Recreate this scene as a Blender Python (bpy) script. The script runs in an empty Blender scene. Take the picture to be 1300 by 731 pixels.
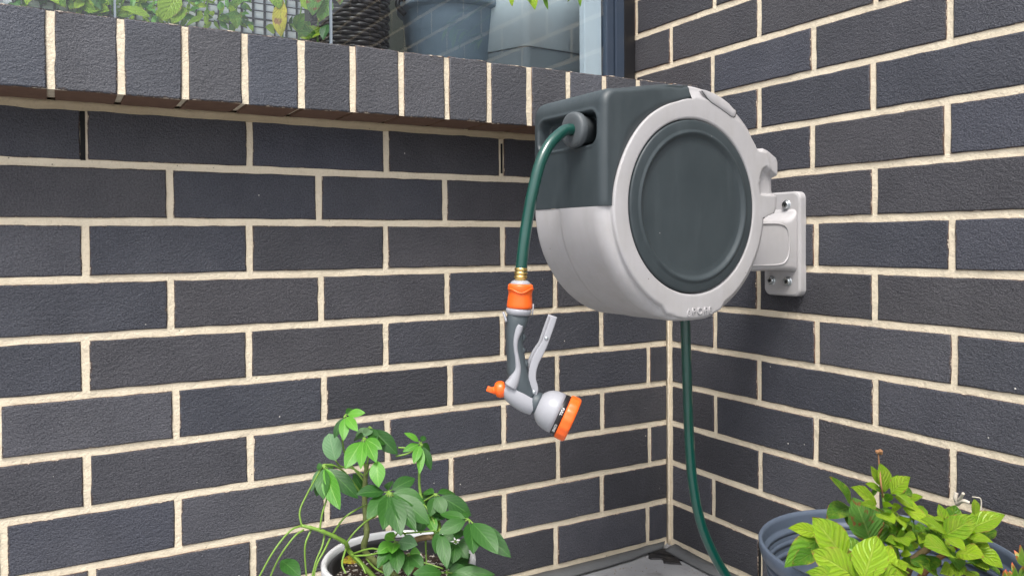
import bpy, bmesh, math, random
from mathutils import Vector, Matrix, noise
PI = math.pi
scene = bpy.context.scene
C = scene.collection
# ------------------------------------------------------------------ camera
cam_d = bpy.data.cameras.new('camera'); cam = bpy.data.objects.new('camera', cam_d); C.objects.link(cam)
CR = Vector((0.87610808, -0.48206771, -0.0067341))
CU = Vector((0.01282694, 0.0093442, 0.99987407))
CF = Vector((0.48194408, 0.87608413, -0.01436998))
CO = Vector((-1.18164627, -1.31522305, 0.65402769))
m = Matrix((CR, CU, -CF)).transposed().to_4x4(); m.translation = CO
cam.matrix_world = m
cam_d.sensor_width = 36; cam_d.lens = 36*1004.41/1300
cam_d.shift_x = 38.3/1300; cam_d.shift_y = -44.2/1300
cam_d.clip_start = 0.02; cam_d.clip_end = 500
scene.camera = cam
# ------------------------------------------------------------------ sky, sun, exposure
w = bpy.data.worlds.new('World'); scene.world = w; w.use_nodes = True
wn = w.node_tree; bg = wn.nodes['Background']
sky = wn.nodes.new('ShaderNodeTexSky'); sky.sky_type = 'NISHITA'; sky.sun_disc = False
SUN_EL, SUN_AZ = math.radians(60), math.radians(222)     # azimuth clockwise from +y
sky.sun_elevation = SUN_EL; sky.sun_rotation = SUN_AZ
sky.air_density = 1.0; sky.dust_density = 4.0; sky.ozone_density = 1.0
hs = wn.nodes.new('ShaderNodeHueSaturation'); hs.inputs['Saturation'].default_value = 0.35
wn.links.new(sky.outputs[0], hs.inputs['Color']); wn.links.new(hs.outputs[0], bg.inputs[0])
bg.inputs[1].default_value = 0.13
sd = bpy.data.lights.new('sun', 'SUN'); so = bpy.data.objects.new('sun', sd); C.objects.link(so)
sd.energy = 1.5; sd.angle = math.radians(18); sd.color = (1, .955, .89)
dirv = Vector((math.sin(SUN_AZ)*math.cos(SUN_EL), math.cos(SUN_AZ)*math.cos(SUN_EL), math.sin(SUN_EL)))
so.rotation_euler = (-dirv).to_track_quat('-Z', 'Y').to_euler()
scene.view_settings.view_transform = 'Standard'; scene.view_settings.look = 'None'
scene.view_settings.exposure = 1.02; scene.view_settings.gamma = 1
scene.view_settings.use_curve_mapping = False
scene.cycles.max_bounces = 8; scene.cycles.transparent_max_bounces = 16
# ------------------------------------------------------------------ material helpers
class NT:
    def __init__(s, name):
        s.m = bpy.data.materials.new(name); s.m.use_nodes = True; s.t = s.m.node_tree
        s.b = s.t.nodes['Principled BSDF']; s.out = s.t.nodes['Material Output']
    def n(s, typ, **k):
        n = s.t.nodes.new('ShaderNode'+typ)
        for a, v in k.items(): setattr(n, a, v)
        return n
    def set(s, **k):
        for a, v in k.items():
            a = a.replace('_', ' '); i = s.b.inputs[a]
            i.default_value = (*v, 1) if isinstance(v, tuple) and len(v) == 3 else v
        return s
    def l(s, a, b): s.t.links.new(a, b)
    def coord(s, kind='Object', rnd=True):
        tc = s.n('TexCoord'); o = tc.outputs[kind]
        if rnd:
            oi = s.n('ObjectInfo'); mu = s.n('VectorMath', operation='SCALE'); cb = s.n('CombineXYZ')
            s.l(oi.outputs['Random'], cb.inputs[0]); s.l(oi.outputs['Random'], cb.inputs[2])
            s.l(cb.outputs[0], mu.inputs[0]); mu.inputs['Scale'].default_value = 37.
            ad = s.n('VectorMath', operation='ADD'); s.l(o, ad.inputs[0]); s.l(mu.outputs[0], ad.inputs[1]); o = ad.outputs[0]
            s.rnd = oi.outputs['Random']
        return o
    def noise(s, co, scale, detail=4, rough=.55, out='Fac'):
        n = s.n('TexNoise'); n.inputs['Scale'].default_value = scale; n.inputs['Detail'].default_value = detail
        n.inputs['Roughness'].default_value = rough; s.l(co, n.inputs['Vector']); return n.outputs[out]
    def ramp(s, f, stops):
        r = s.n('ValToRGB'); e = r.color_ramp.elements
        while len(e) < len(stops): e.new(.5)
        for i, (p, c) in enumerate(stops):
            e[i].position = p; e[i].color = (*c, 1) if isinstance(c, tuple) else (c, c, c, 1)
        s.l(f, r.inputs[0]); return r.outputs[0]
    def mix(s, f, a, b, mode='MIX'):
        n = s.n('Mix', data_type='RGBA', blend_type=mode)
        for i, v in ((0, f), (6, a), (7, b)):
            if isinstance(v, (int, float)): n.inputs[i].default_value = v if i == 0 else (v, v, v, 1)
            elif isinstance(v, tuple): n.inputs[i].default_value = (*v, 1)
            else: s.l(v, n.inputs[i])
        return n.outputs[2]
    def math(s, op, a, b=0.):
        n = s.n('Math', operation=op)
        for i, v in ((0, a), (1, b)):
            if isinstance(v, (int, float)): n.inputs[i].default_value = v
            else: s.l(v, n.inputs[i])
        return n.outputs[0]
    def bump(s, h, dist, strength=1., prev=None):
        b = s.n('Bump'); b.inputs['Distance'].default_value = dist; b.inputs['Strength'].default_value = strength
        s.l(h, b.inputs['Height'])
        if prev: s.l(prev, b.inputs['Normal'])
        return b.outputs[0]
    def col(s, c): s.l(c, s.b.inputs['Base Color']); return s
    def nrm(s, c): s.l(c, s.b.inputs['Normal']); return s

def mat_brick(name='charcoal_brick', tone=(.032, .034, .046), tone2=(.058, .060, .075)):
    t = NT(name); co = t.coord()
    mp = t.n('Mapping'); mp.inputs['Rotation'].default_value = (.2, .45, .0); mp.inputs['Scale'].default_value = (1, 1, 1.7)
    t.l(co, mp.inputs['Vector'])
    big = t.noise(co, 14, 3); fine = t.noise(co, 420, 3, .6); grain = t.noise(co, 900, 2, .6)
    cr = t.noise(mp.outputs[0], 130, 5, .62)
    c = t.mix(t.ramp(big, [(.3, 0.), (.7, 1.)]), tone, tone2)
    c = t.mix(.45, c, t.ramp(fine, [(.34, (.008, .008, .012)), (.64, (.125, .128, .14))]), 'MIX')
    # slight brick to brick shift
    c = t.mix(1., c, t.ramp(t.rnd, [(0, (.70, .70, .73)), (.3, (1.06, 1.0, .97)), (.55, (.84, .88, .97)), (.8, (1.30, 1.27, 1.27)), (1, (.95, .99, 1.12))]), 'MULTIPLY')
    wp = t.n('NewGeometry').outputs['Position']; dust = t.ramp(t.noise(wp, 3.2, 6, .6), [(.50, 0.), (.74, .13)])
    c = t.mix(dust, c, (.17, .165, .16))
    bloom = t.ramp(t.noise(co, 26, 6, .75), [(.60, 0.), (.76, .26)]); c = t.mix(bloom, c, (.15, .15, .155))
    # pale mineral specks, rare
    sp = t.n('TexVoronoi'); sp.inputs['Scale'].default_value = 85; t.l(co, sp.inputs['Vector'])
    near = t.math('LESS_THAN', sp.outputs['Distance'], .10)
    sepc = t.n('SeparateColor'); t.l(sp.outputs['Color'], sepc.inputs[0])
    rare = t.math('GREATER_THAN', sepc.outputs[0], .986)
    c = t.mix(t.math('MULTIPLY', near, rare), c, (.62, .60, .56))
    # ragged mortar smear along the brick's rim
    gn = t.n('TexCoord').outputs['Generated']; sx = t.n('SeparateXYZ'); t.l(gn, sx.inputs[0])
    ex_ = t.math('SUBTRACT', .5, t.math('ABSOLUTE', t.math('SUBTRACT', sx.outputs[0], .5)))
    ez_ = t.math('SUBTRACT', .5, t.math('ABSOLUTE', t.math('SUBTRACT', sx.outputs[2], .5)))
    e1 = t.math('MINIMUM', t.math('MULTIPLY', ex_, 2.2 if name == 'charcoal_brick' else .9), ez_)
    nn = t.noise(co, 55, 6, .75)
    mk_ = t.math('LESS_THAN', e1, t.math('MULTIPLY', t.math('SUBTRACT', nn, .48), .11))
    rim = t.math('LESS_THAN', e1, t.math('MULTIPLY', t.math('SUBTRACT', nn, .38), .15))
    c = t.mix(t.math('MULTIPLY', rim, .7), c, (.052, .030, .022))
    c = t.mix(t.math('MULTIPLY', mk_, .92), c, (.58, .50, .40))
    t.col(c)
    rr = t.ramp(big, [(.3, .62), (.7, .48)]); t.l(rr, t.b.inputs['Roughness'])
    b = t.bump(cr, .0030, .9); b = t.bump(fine, .0022, .9, b); b = t.bump(grain, .0008, .6, b); t.nrm(b)
    return t.m
def mat_simple(name, col, rough=.5, metal=0., bump=0., bscale=300., spec=.5, coat=0.):
    t = NT(name); t.set(Base_Color=col, Roughness=rough, Metallic=metal)
    t.b.inputs['Specular IOR Level'].default_value = spec; t.b.inputs['Coat Weight'].default_value = coat
    co = t.coord(); v = t.noise(co, 25, 3)
    lo = tuple(x*.9 for x in col); hi = tuple(min(1, x*1.06) for x in col)
    t.col(t.mix(v, lo, hi))
    rv = t.ramp(t.noise(co, 60, 4), [(.25, max(0, rough-.07)), (.75, min(1, rough+.09))]); t.l(rv, t.b.inputs['Roughness'])
    if name == 'pale_grey_plastic':      # weathering: faint streaks, rubbed patches, fly specks
        mp = t.n('Mapping'); mp.inputs['Scale'].default_value = (1, 1, .15); t.l(co, mp.inputs['Vector'])
        c = t.mix(t.ramp(t.noise(mp.outputs[0], 70, 4), [(.50, 0.), (.72, .30)]), t.mix(v, lo, hi), (.36, .345, .335))
        c = t.mix(t.ramp(t.noise(co, 13, 5, .65), [(.48, 0.), (.72, .28)]), c, (.34, .325, .30))
        sp = t.n('TexVoronoi'); sp.inputs['Scale'].default_value = 55; t.l(co, sp.inputs['Vector']); sc = t.n('SeparateColor'); t.l(sp.outputs['Color'], sc.inputs[0])
        c = t.mix(t.math('MULTIPLY', t.math('LESS_THAN', sp.outputs['Distance'], .045), t.math('GREATER_THAN', sc.outputs[0], .80)), c, (.10, .07, .05)); t.col(c)
    if bump: t.nrm(t.bump(t.noise(co, bscale, 2), bump))
    return t.m
M = {}
M['brick'] = mat_brick()
M['sill_brick'] = mat_brick('sill_brick', (.062, .069, .086), (.090, .099, .122))
def mat_brown():
    t = NT('brick_underside'); co = t.coord(); t.col(t.mix(t.noise(co, 60), (.10, .052, .033), (.20, .115, .075)))
    t.set(Roughness=.85); t.nrm(t.bump(t.noise(co, 300), .001)); return t.m
M['brown'] = mat_brown()
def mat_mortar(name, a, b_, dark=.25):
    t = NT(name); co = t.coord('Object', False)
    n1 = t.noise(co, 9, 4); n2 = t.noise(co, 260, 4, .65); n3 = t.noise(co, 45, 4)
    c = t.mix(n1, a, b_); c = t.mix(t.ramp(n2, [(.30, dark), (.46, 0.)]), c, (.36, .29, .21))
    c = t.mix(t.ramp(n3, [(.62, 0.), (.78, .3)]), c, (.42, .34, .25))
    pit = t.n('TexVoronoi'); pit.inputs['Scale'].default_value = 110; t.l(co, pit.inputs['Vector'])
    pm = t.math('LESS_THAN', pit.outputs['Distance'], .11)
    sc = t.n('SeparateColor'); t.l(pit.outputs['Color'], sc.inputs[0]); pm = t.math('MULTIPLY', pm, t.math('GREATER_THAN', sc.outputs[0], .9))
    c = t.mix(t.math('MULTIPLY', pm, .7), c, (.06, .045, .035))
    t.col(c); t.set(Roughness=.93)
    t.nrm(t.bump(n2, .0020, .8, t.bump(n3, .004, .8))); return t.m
M['mortar'] = mat_mortar('cream_mortar', (.68, .585, .435), (.80, .71, .555))
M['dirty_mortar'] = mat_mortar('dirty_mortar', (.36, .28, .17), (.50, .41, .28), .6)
M['plastic'] = mat_simple('pale_grey_plastic', (.44, .43, .44), .42, bump=.00012, bscale=1500, spec=.4)
def mat_dark_plastic():
    t = NT('slate_plastic'); co = t.coord(); mp = t.n('Mapping'); mp.inputs['Scale'].default_value = (1, 1, .12); t.l(co, mp.inputs['Vector'])
    st = t.noise(mp.outputs[0], 90, 4); cl = t.noise(co, 9, 4)
    c = t.mix(t.ramp(cl, [(.3, 0.), (.7, 1.)]), (.033, .044, .050), (.048, .061, .068))
    c = t.mix(t.ramp(st, [(.5, 0.), (.8, .16)]), c, (.085, .108, .118))
    sp = t.n('TexVoronoi'); sp.inputs['Scale'].default_value = 60; t.l(co, sp.inputs['Vector']); sc = t.n('SeparateColor'); t.l(sp.outputs['Color'], sc.inputs[0])
    c = t.mix(t.math('MULTIPLY', t.math('LESS_THAN', sp.outputs['Distance'], .05), t.math('GREATER_THAN', sc.outputs[0], .88)), c, (.35, .33, .31))
    t.col(c); r = t.ramp(st, [(.3, .36), (.7, .54)]); t.l(r, t.b.inputs['Roughness'])
    t.nrm(t.bump(t.noise(co, 1600, 2), .0001)); return t.m
M['dark_plastic'] = mat_dark_plastic()
M['black'] = mat_simple('painted_void_dark', (.006, .006, .006), .9)  # plain black painted for the darkness in holes and behind seams
M['grip'] = mat_simple('slate_rubber', (.058, .074, .084), .5, bump=.0002, bscale=900)
M['stopper'] = mat_simple('grey_rubber', (.088, .100, .108), .5)
M['orange'] = mat_simple('orange_plastic', (.93, .135, .015), .34, spec=.5)
M['gun_grey'] = mat_simple('light_grey_plastic', (.34, .345, .375), .33)
M['brass'] = mat_simple('brass', (.78, .55, .20), .28, 1.)
M['steel'] = mat_simple('zinc_steel', (.62, .66, .68), .3, 1.)
M['steel_dark'] = mat_simple('screw_recess', (.05, .05, .05), .5, .6)
M['white'] = mat_simple('white_print', (.75, .75, .75), .5)
def mat_hose():
    t = NT('green_hose'); t.set(Base_Color=(.004, .135, .095), Roughness=.28); t.b.inputs['Coat Weight'].default_value = .7
    co = t.coord(); t.col(t.mix(t.noise(co, 40), (.001, .040, .030), (.002, .070, .052))); return t.m
M['hose'] = mat_hose()
M['pot_grey'] = mat_simple('blue_grey_pot', (.085, .110, .155), .4, bump=.0002, bscale=700)
M['pot_white'] = mat_simple('white_glazed_pot', (.74, .75, .77), .22, coat=.4)
M['pot_black'] = mat_simple('black_nursery_pot', (.018, .018, .02), .5)
def mat_soil():
    t = NT('potting_soil'); co = t.coord('Object', False); v = t.n('TexVoronoi'); v.inputs['Scale'].default_value = 150; t.l(co, v.inputs['Vector'])
    sc = t.n('SeparateColor'); t.l(v.outputs['Color'], sc.inputs[0])
    c = t.mix(t.noise(co, 90), (.018, .011, .008), (.07, .043, .03)); c = t.mix(t.math('GREATER_THAN', sc.outputs[0], .84), c, (.5, .46, .4))
    t.col(c); t.set(Roughness=.95); t.nrm(t.bump(v.outputs['Distance'], .004)); return t.m
M['soil'] = mat_soil()
def mat_leaf(name, dark, light, vein, rough=.38, veinbump=.0009, nv=9, edge=None, blotch=None, matk_edge=False):
    t = NT(name); t.coord()
    uv = t.n('TexCoord').outputs['UV']; sp = t.n('SeparateXYZ'); t.l(uv, sp.inputs[0])
    d = t.math('ABSOLUTE', t.math('SUBTRACT', sp.outputs[1], .5))
    co = t.coord(); nz = t.noise(co, 60, 3)
    # lateral veins: stripes running out and forward from the midrib
    ph = t.math('SUBTRACT', t.math('MULTIPLY', sp.outputs[0], nv), t.math('MULTIPLY', d, nv*.8))
    ph = t.math('ADD', ph, t.math('MULTIPLY', nz, .8))
    tri = t.math('ABSOLUTE', t.math('SUBTRACT', t.math('FRACT', ph), .5))
    lat = t.ramp(tri, [(0., 1.), (.09, 0.)]); mid = t.ramp(d, [(0., 1.), (.045, 0.)])
    base = t.mix(t.rnd, dark, light); base = t.mix(t.ramp(nz, [(.35, 0.), (.7, .45)]), base, light)
    c = t.mix(t.math('MULTIPLY', lat, .35), base, vein); c = t.mix(t.math('MULTIPLY', mid, .8), c, vein)
    if blotch:
        c = t.mix(t.ramp(t.noise(co, 5, 5), [(.52, 0.), (.60, .9)]), c, blotch)
    if matk_edge:
        rimd = t.math('MINIMUM', t.math('SUBTRACT', .5, d), t.math('MULTIPLY', t.math('SUBTRACT', 1., sp.outputs[0]), .8))
        wear = t.math('MULTIPLY', t.math('LESS_THAN', rimd, t.math('MULTIPLY', t.math('SUBTRACT', t.noise(co, 4, 4, .7), .50), .55)), .85)
        c = t.mix(wear, c, (.30, .17, .05))
        c = t.mix(t.ramp(t.noise(co, 3.2, 4, .6), [(.5, 0.), (.72, .55)]), c, (.40, .47, .05))
    if edge: c = t.mix(t.ramp(sp.outputs[0], [(.7, 0.), (.97, 1.)]), c, edge)
    t.col(c); t.set(Roughness=rough)
    h = t.math('SUBTRACT', t.ramp(tri, [(0., 0.), (.4, 1.)]), t.math('MULTIPLY', mid, 1.2))
    t.nrm(t.bump(h, veinbump, .8))
    tr = t.n('BsdfTranslucent'); mx = t.n('MixShader'); mx.inputs[0].default_value = .28
    g = t.mix(1., c, (1., 1.25, .45), 'MULTIPLY'); t.l(g, tr.inputs[0])
    t.l(t.b.outputs[0], mx.inputs[1]); t.l(tr.outputs[0], mx.inputs[2]); t.l(mx.outputs[0], t.out.inputs[0])
    return t.m
M['leaf_deep'] = mat_leaf('deep_green_leaf', (.018, .080, .014), (.040, .145, .020), (.08, .21, .045), .42, .00012, 6)
M['leaf_fresh'] = mat_leaf('fresh_green_leaf', (.065, .24, .018), (.12, .36, .035), (.24, .46, .10), .42, .00012, 6)
M['leaf_pale'] = mat_leaf('pale_green_leaf', (.12, .27, .12), (.19, .34, .17), (.27, .42, .24), .28, .0003, 7)
M['leaf_lime'] = mat_leaf('lime_leaf', (.16, .34, .012), (.36, .54, .022), (.50, .64, .11), .34, .0018, 6, matk_edge=True)
M['leaf_mid'] = mat_leaf('mid_green_leaf', (.05, .16, .012), (.13, .30, .020), (.22, .40, .06), .36, .0018, 6, matk_edge=True)
M['leaf_brown'] = mat_leaf('blotched_leaf', (.08, .22, .03), (.14, .32, .045), (.25, .42, .10), .45, .0016, 8, blotch=(.27, .085, .03))
M['leaf_yellow'] = mat_leaf('yellow_leaf', (.62, .50, .03), (.72, .62, .06), (.5, .55, .1), .45, .0012, 8, blotch=(.35, .14, .06))
M['succ'] = mat_leaf('red_tipped_leaf', (.14, .33, .05), (.30, .46, .09), (.3, .46, .1), .35, .0001, 3, edge=(.75, .12, .07))
M['stem_green'] = mat_simple('green_stem', (.17, .30, .045), .45)
M['stem_wood'] = mat_simple('woody_stem', (.33, .22, .12), .8, bump=.001, bscale=200)
M['stem_mottled'] = mat_simple('mottled_stem', (.16, .19, .06), .7, bump=.001, bscale=180)
M['dry'] = mat_simple('dry_twig', (.30, .15, .07), .85)
M['bleached'] = mat_simple('bleached_twig', (.55, .50, .43), .85)
M['dead'] = mat_simple('dead_leaf', (.33, .20, .10), .8, bump=.001)
M['frame'] = mat_simple('blue_black_frame', (.038, .055, .085), .38)
M['frame_black'] = mat_simple('black_frame', (.012, .012, .014), .4)
M['sash'] = mat_simple('pale_sash', (.62, .69, .75), .5)
M['seal'] = mat_simple('grey_blue_seal', (.24, .29, .34), .4)
M['box_white'] = mat_simple('pale_planter', (.74, .82, .85), .35)
M['plinth'] = mat_simple('grey_plinth', (.13, .15, .165), .5)
M['pot_slate'] = mat_simple('slate_pot', (.19, .25, .31), .55)
M['wicker'] = mat_simple('brown_wicker', (.035, .026, .024), .35, spec=.6)
M['interior'] = mat_simple('dark_panel', (.026, .030, .022), .8)
M['interior_floor'] = mat_simple('balcony_floor', (.10, .10, .10), .8)
M['lattice'] = mat_simple('black_lattice', (.02, .02, .024), .6)
M['lattice_back'] = mat_simple('white_board', (.82, .84, .86), .6)
def mat_floor():
    t = NT('floor_membrane'); co = t.coord('Object', False); a = t.noise(co, 7, 5, .6); b = t.noise(co, 160, 4)
    c = t.mix(t.ramp(a, [(.3, 0.), (.7, 1.)]), (.23, .237, .25), (.32, .328, .345))
    c = t.mix(t.ramp(t.noise(co, 22, 6, .7), [(.55, 0.), (.7, .45)]), c, (.11, .10, .09)); t.col(c)
    r = t.ramp(a, [(.3, .5), (.7, .75)]); t.l(r, t.b.inputs['Roughness']); t.nrm(t.bump(b, .0008, .6, t.bump(a, .006, .5))); return t.m
M['floor'] = mat_floor()
M['flash'] = mat_simple('grey_flashing', (.10, .105, .11), .6, bump=.001, bscale=90)
M['sealant'] = mat_simple('black_sealant', (.015, .015, .018), .45, bump=.002, bscale=120)
def mat_glass():
    t = NT('window_glass'); gl = t.n('BsdfGlossy'); gl.inputs['Roughness'].default_value = .01; gl.inputs['Color'].default_value = (1, 1, 1, 1)
    tr = t.n('BsdfTransparent'); tr.inputs[0].default_value = (.90, .93, .94, 1)
    fr = t.n('Fresnel'); fr.inputs['IOR'].default_value = 1.7; mx = t.n('MixShader')
    geo = t.n('NewGeometry'); t.l(t.math('MULTIPLY', fr.outputs[0], t.math('SUBTRACT', 1., geo.outputs['Backfacing'])), mx.inputs[0]); t.l(tr.outputs[0], mx.inputs[1]); t.l(gl.outputs[0], mx.inputs[2]); t.l(mx.outputs[0], t.out.inputs[0])
    return t.m
M['glass'] = mat_glass()
# ------------------------------------------------------------------ object helpers
def link(name, me, parent=None, mats=(), smooth=False):
    o = bpy.data.objects.new(name, me); C.objects.link(o)
    if parent: o.parent = parent
    for mt in mats:
        if mt.name not in [x.name for x in me.materials if x]: me.materials.append(mt)
    if smooth:
        for p in me.polygons: p.use_smooth = True
    return o
def from_bm(name, bm, mat, parent=None, smooth=False, recalc=True):
    if recalc: bmesh.ops.recalc_face_normals(bm, faces=bm.faces)
    me = bpy.data.meshes.new(name); bm.to_mesh(me); bm.free()
    return link(name, me, parent, mat if isinstance(mat, (list, tuple)) else (mat,), smooth)
def thing(name, label, cat, loc=(0, 0, 0), group=None):
    o = bpy.data.objects.new(name, None); C.objects.link(o); o.location = loc; o.empty_display_size = .02
    o['label'] = label; o['category'] = cat
    if group: o['group'] = group
    return o
def keep(o):   # children built in world coordinates
    o.matrix_parent_inverse = Matrix.Translation(o.parent.location).inverted() if o.parent and not o.parent.parent else Matrix()
    return o
def box(bm, x0, x1, y0, y1, z0, z1, bev=0, seg=2):
    r = bmesh.ops.create_cube(bm, size=1)
    vs = r['verts']
    for v in vs: v.co = Vector((x0+(v.co.x+.5)*(x1-x0), y0+(v.co.y+.5)*(y1-y0), z0+(v.co.z+.5)*(z1-z0)))
    if bev:
        es = list({e for v in vs for e in v.link_edges})
        bmesh.ops.bevel(bm, geom=es, offset=bev, segments=seg, affect='EDGES', profile=.6)
def frames(pts):
    T = []
    for i in range(len(pts)):
        a = pts[max(0, i-1)]; b = pts[min(len(pts)-1, i+1)]; T.append((b-a).normalized())
    n = T[0].orthogonal().normalized(); N = [n]
    for i in range(1, len(pts)):
        n = N[-1]-T[i]*N[-1].dot(T[i]); N.append(n.normalized())
    return T, N
def spline(pts, k=8):
    pts = [Vector(p) for p in pts]; out = []
    P = [pts[0]*2-pts[1]]+pts+[pts[-1]*2-pts[-2]]
    for i in range(1, len(P)-2):
        for j in range(k):
            t = j/k; a, b, c, d = P[i-1:i+3]
            out.append(.5*((2*b)+(c-a)*t+(2*a-5*b+4*c-d)*t*t+(3*b-a-3*c+d)*t**3))
    out.append(pts[-1]); return out
def tube(bm, pts, rad, seg=12, cap=True, side=None, ry=None, expo=1.):
    """swept tube; rad / ry may be lists (elliptic section: rad along side, ry across)"""
    n = len(pts); R = rad if isinstance(rad, (list, tuple)) else [rad]*n
    RY = R if ry is None else (ry if isinstance(ry, (list, tuple)) else [ry]*n)
    T, N = frames(pts); rings = []
    for i, p in enumerate(pts):
        if side is not None:
            s2 = side-T[i]*side.dot(T[i]); s2.normalize(); a = T[i].cross(s2)
            u_, v_ = a, s2
        else: u_, v_ = N[i], T[i].cross(N[i])
        ring = []
        for k in range(seg):
            t = 2*PI*k/seg; c, s = math.cos(t), math.sin(t)
            c = math.copysign(abs(c)**expo, c); s = math.copysign(abs(s)**expo, s)
            ring.append(bm.verts.new(p+u_*c*R[i]+v_*s*RY[i]))
        rings.append(ring)
    for i in range(n-1):
        for k in range(seg):
            bm.faces.new((rings[i][k], rings[i][(k+1) % seg], rings[i+1][(k+1) % seg], rings[i+1][k]))
    if cap:
        bm.faces.new(rings[0][::-1]); bm.faces.new(rings[-1])
    return rings
def lathe(bm, prof, origin, axis, seg=32, up=None, wob=None):
    """prof: (distance along axis, radius)"""
    ax = Vector(axis).normalized(); n = (Vector(up) if up else ax.orthogonal()); n = (n-ax*n.dot(ax)).normalized(); b = ax.cross(n)
    o = Vector(origin); rings = []
    for h, r in prof:
        if r < 1e-6: rings.append([bm.verts.new(o+ax*h)]); continue
        ring = []
        for k in range(seg):
            rr = r*(1+(wob(k/seg, h) if wob else 0)); t = 2*PI*k/seg
            ring.append(bm.verts.new(o+ax*h+n*math.cos(t)*rr+b*math.sin(t)*rr))
        rings.append(ring)
    for i in range(len(rings)-1):
        a, c = rings[i], rings[i+1]
        for k in range(seg):
            k2 = (k+1) % seg
            if len(a) == 1 and len(c) == 1: continue
            if len(a) == 1: bm.faces.new((a[0], c[k], c[k2]))
            elif len(c) == 1: bm.faces.new((a[k], a[k2], c[0]))
            else: bm.faces.new((a[k], a[k2], c[k2], c[k]))
def sstep(a, b, x):
    t = max(0., min(1., (x-a)/(b-a))); return t*t*(3-2*t)
# ------------------------------------------------------------------ setting: ground
GZ = -.010
bm = bmesh.new(); box(bm, -60, 60, -60, 60, GZ-.3, GZ)
fl = from_bm('floor', bm, M['floor']); fl['kind'] = 'structure'
# ------------------------------------------------------------------ bricks
CRS = .086
rng = random.Random(7)
def brick_mesh(L, H, D, seed, proud=.0, nl=9, nh=4, amp=.00075):
    """front face on y=0 looking to -y, centred on x,z; wavy fired edges"""
    r = random.Random(seed); per = []
    def j(): return r.uniform(-amp, amp)
    for i in range(nl): per.append((-L/2+L*i/nl, -H/2))
    for i in range(nh): per.append((L/2, -H/2+H*i/nh))
    for i in range(nl): per.append((L/2-L*i/nl, H/2))
    for i in range(nh): per.append((-L/2, H/2-H*i/nh))
    per = [(x+j(), z+j()) for x, z in per]
    bm = bmesh.new(); bk, ed, fr = [], [], []
    for x, z in per:
        bk.append(bm.verts.new((x, D, z))); ed.append(bm.verts.new((x, .0011+abs(j())*.6, z)))
        k = .0019+abs(j()); fr.append(bm.verts.new((x-math.copysign(min(k, abs(x)), x) if abs(x) > L/2-.004 else x,
                                                   0, z-math.copysign(k, z) if abs(z) > H/2-.004 else z)))
    n = len(per)
    for i in range(n):
        k = (i+1) % n
        f = bm.faces.new((bk[i], ed[i], ed[k], bk[k]))
        f.material_index = 1
        bm.faces.new((ed[i], fr[i], fr[k], ed[k])).smooth = True
    bm.faces.new(fr)
    bmesh.ops.recalc_face_normals(bm, faces=bm.faces)
    me = bpy.data.meshes.new('brick'); bm.to_mesh(me); bm.free()
    return me
def get_meshes(L, H, D, mat, n=6, seed=0, nl=9):
    out = []
    for i in range(n):
        me = brick_mesh(L, H, D, seed+i, nl=nl); me.materials.append(mat); me.materials.append(M['brown']); out.append(me)
    return out
STR = get_meshes(.230, .0742, .03, M['brick'], 8, 10)
HALF = get_meshes(.11, .0742, .03, M['brick'], 4, 40, 6)
def lay(parent, wall, s0, s1, zc, proud):
    """wall 'L': s = -x along y=0 ; wall 'R': s = -y along x=0"""
    L = s1-s0
    ms, base = (STR, .230) if L > .15 else (HALF, .11)
    me = ms[rng.randrange(len(ms))]
    o = bpy.data.objects.new('brick', me); C.objects.link(o); o.parent = parent
    sx = L/base; flip = rng.random() < .5
    o.scale = (sx, 1, 1)
    c = (s0+s1)/2
    tilt = rng.gauss(0, .0022)
    if wall == 'L': o.location = (-c, -proud, zc); o.rotation_euler = (rng.gauss(0, .004), tilt, rng.gauss(0, .0022))
    else: o.location = (-proud, -c, zc); o.rotation_euler = (rng.gauss(0, .004), tilt, -PI/2+rng.gauss(0, .0022))
    return o
# measured head joints (distance from the corner)
LJ = {0: [.054, .292], 1: [.177, .412, .652, .891, 1.128], 2: [.048, .286, .526, .765, 1.006, 1.241], 3: [.174, .412, .653, .893, 1.133],
      4: [.050, .287, .527, .768, 1.007], 5: [.176, .414, .654, .894, 1.133], 6: [.052, .291, .532, .772, 1.013], 7: [.174, .412, .653, .891, 1.131],
      8: [.054, .294, .535, .774, 1.012], 9: [.174, .413, .650, .889, 1.131]}
RJ = {1: [.134, .378, .618], 2: [.255, .494], 3: [.140, .379, .620], 4: [.252, .493], 5: [.139, .382, .622], 6: [.251, .492], 7: [.139, .379, .618],
      8: [.252, .492], 9: [.134, .372, .611], 10: [.253, .489], 11: [.134, .375, .614]}
def joints(tab, row, odd, even, lo, hi):
    j = list(tab.get(row, []))
    if not j: j = [(odd if row % 2 else even)+rng.gauss(0, .002)]
    while j[-1] < hi: j.append(j[-1]+.24+rng.gauss(0, .0012))
    while j[0]-.24 > lo: j.insert(0, j[0]-.24)
    return j
def zadj(wall, row, s): return 0
LW = thing('brick_wall', 'charcoal brick wall with cream mortar under the window on the left', 'brick wall', (0, 0, 0))
RW = thing('brick_wall', 'tall charcoal brick wall with cream mortar on the right, carrying the grey hose reel', 'brick wall', (0, 0, 0))
J = .0052
for row in range(10):
    zc = row*CRS+CRS/2
    js = joints(LJ, row, .174, .052, 0, 2.5); prev = .0-J
    for q in js:
        lay(LW, 'L', prev+J, q-J, zc, .0+rng.uniform(-.0004, .0008)); prev = q
        if q > 2.4: break
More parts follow.
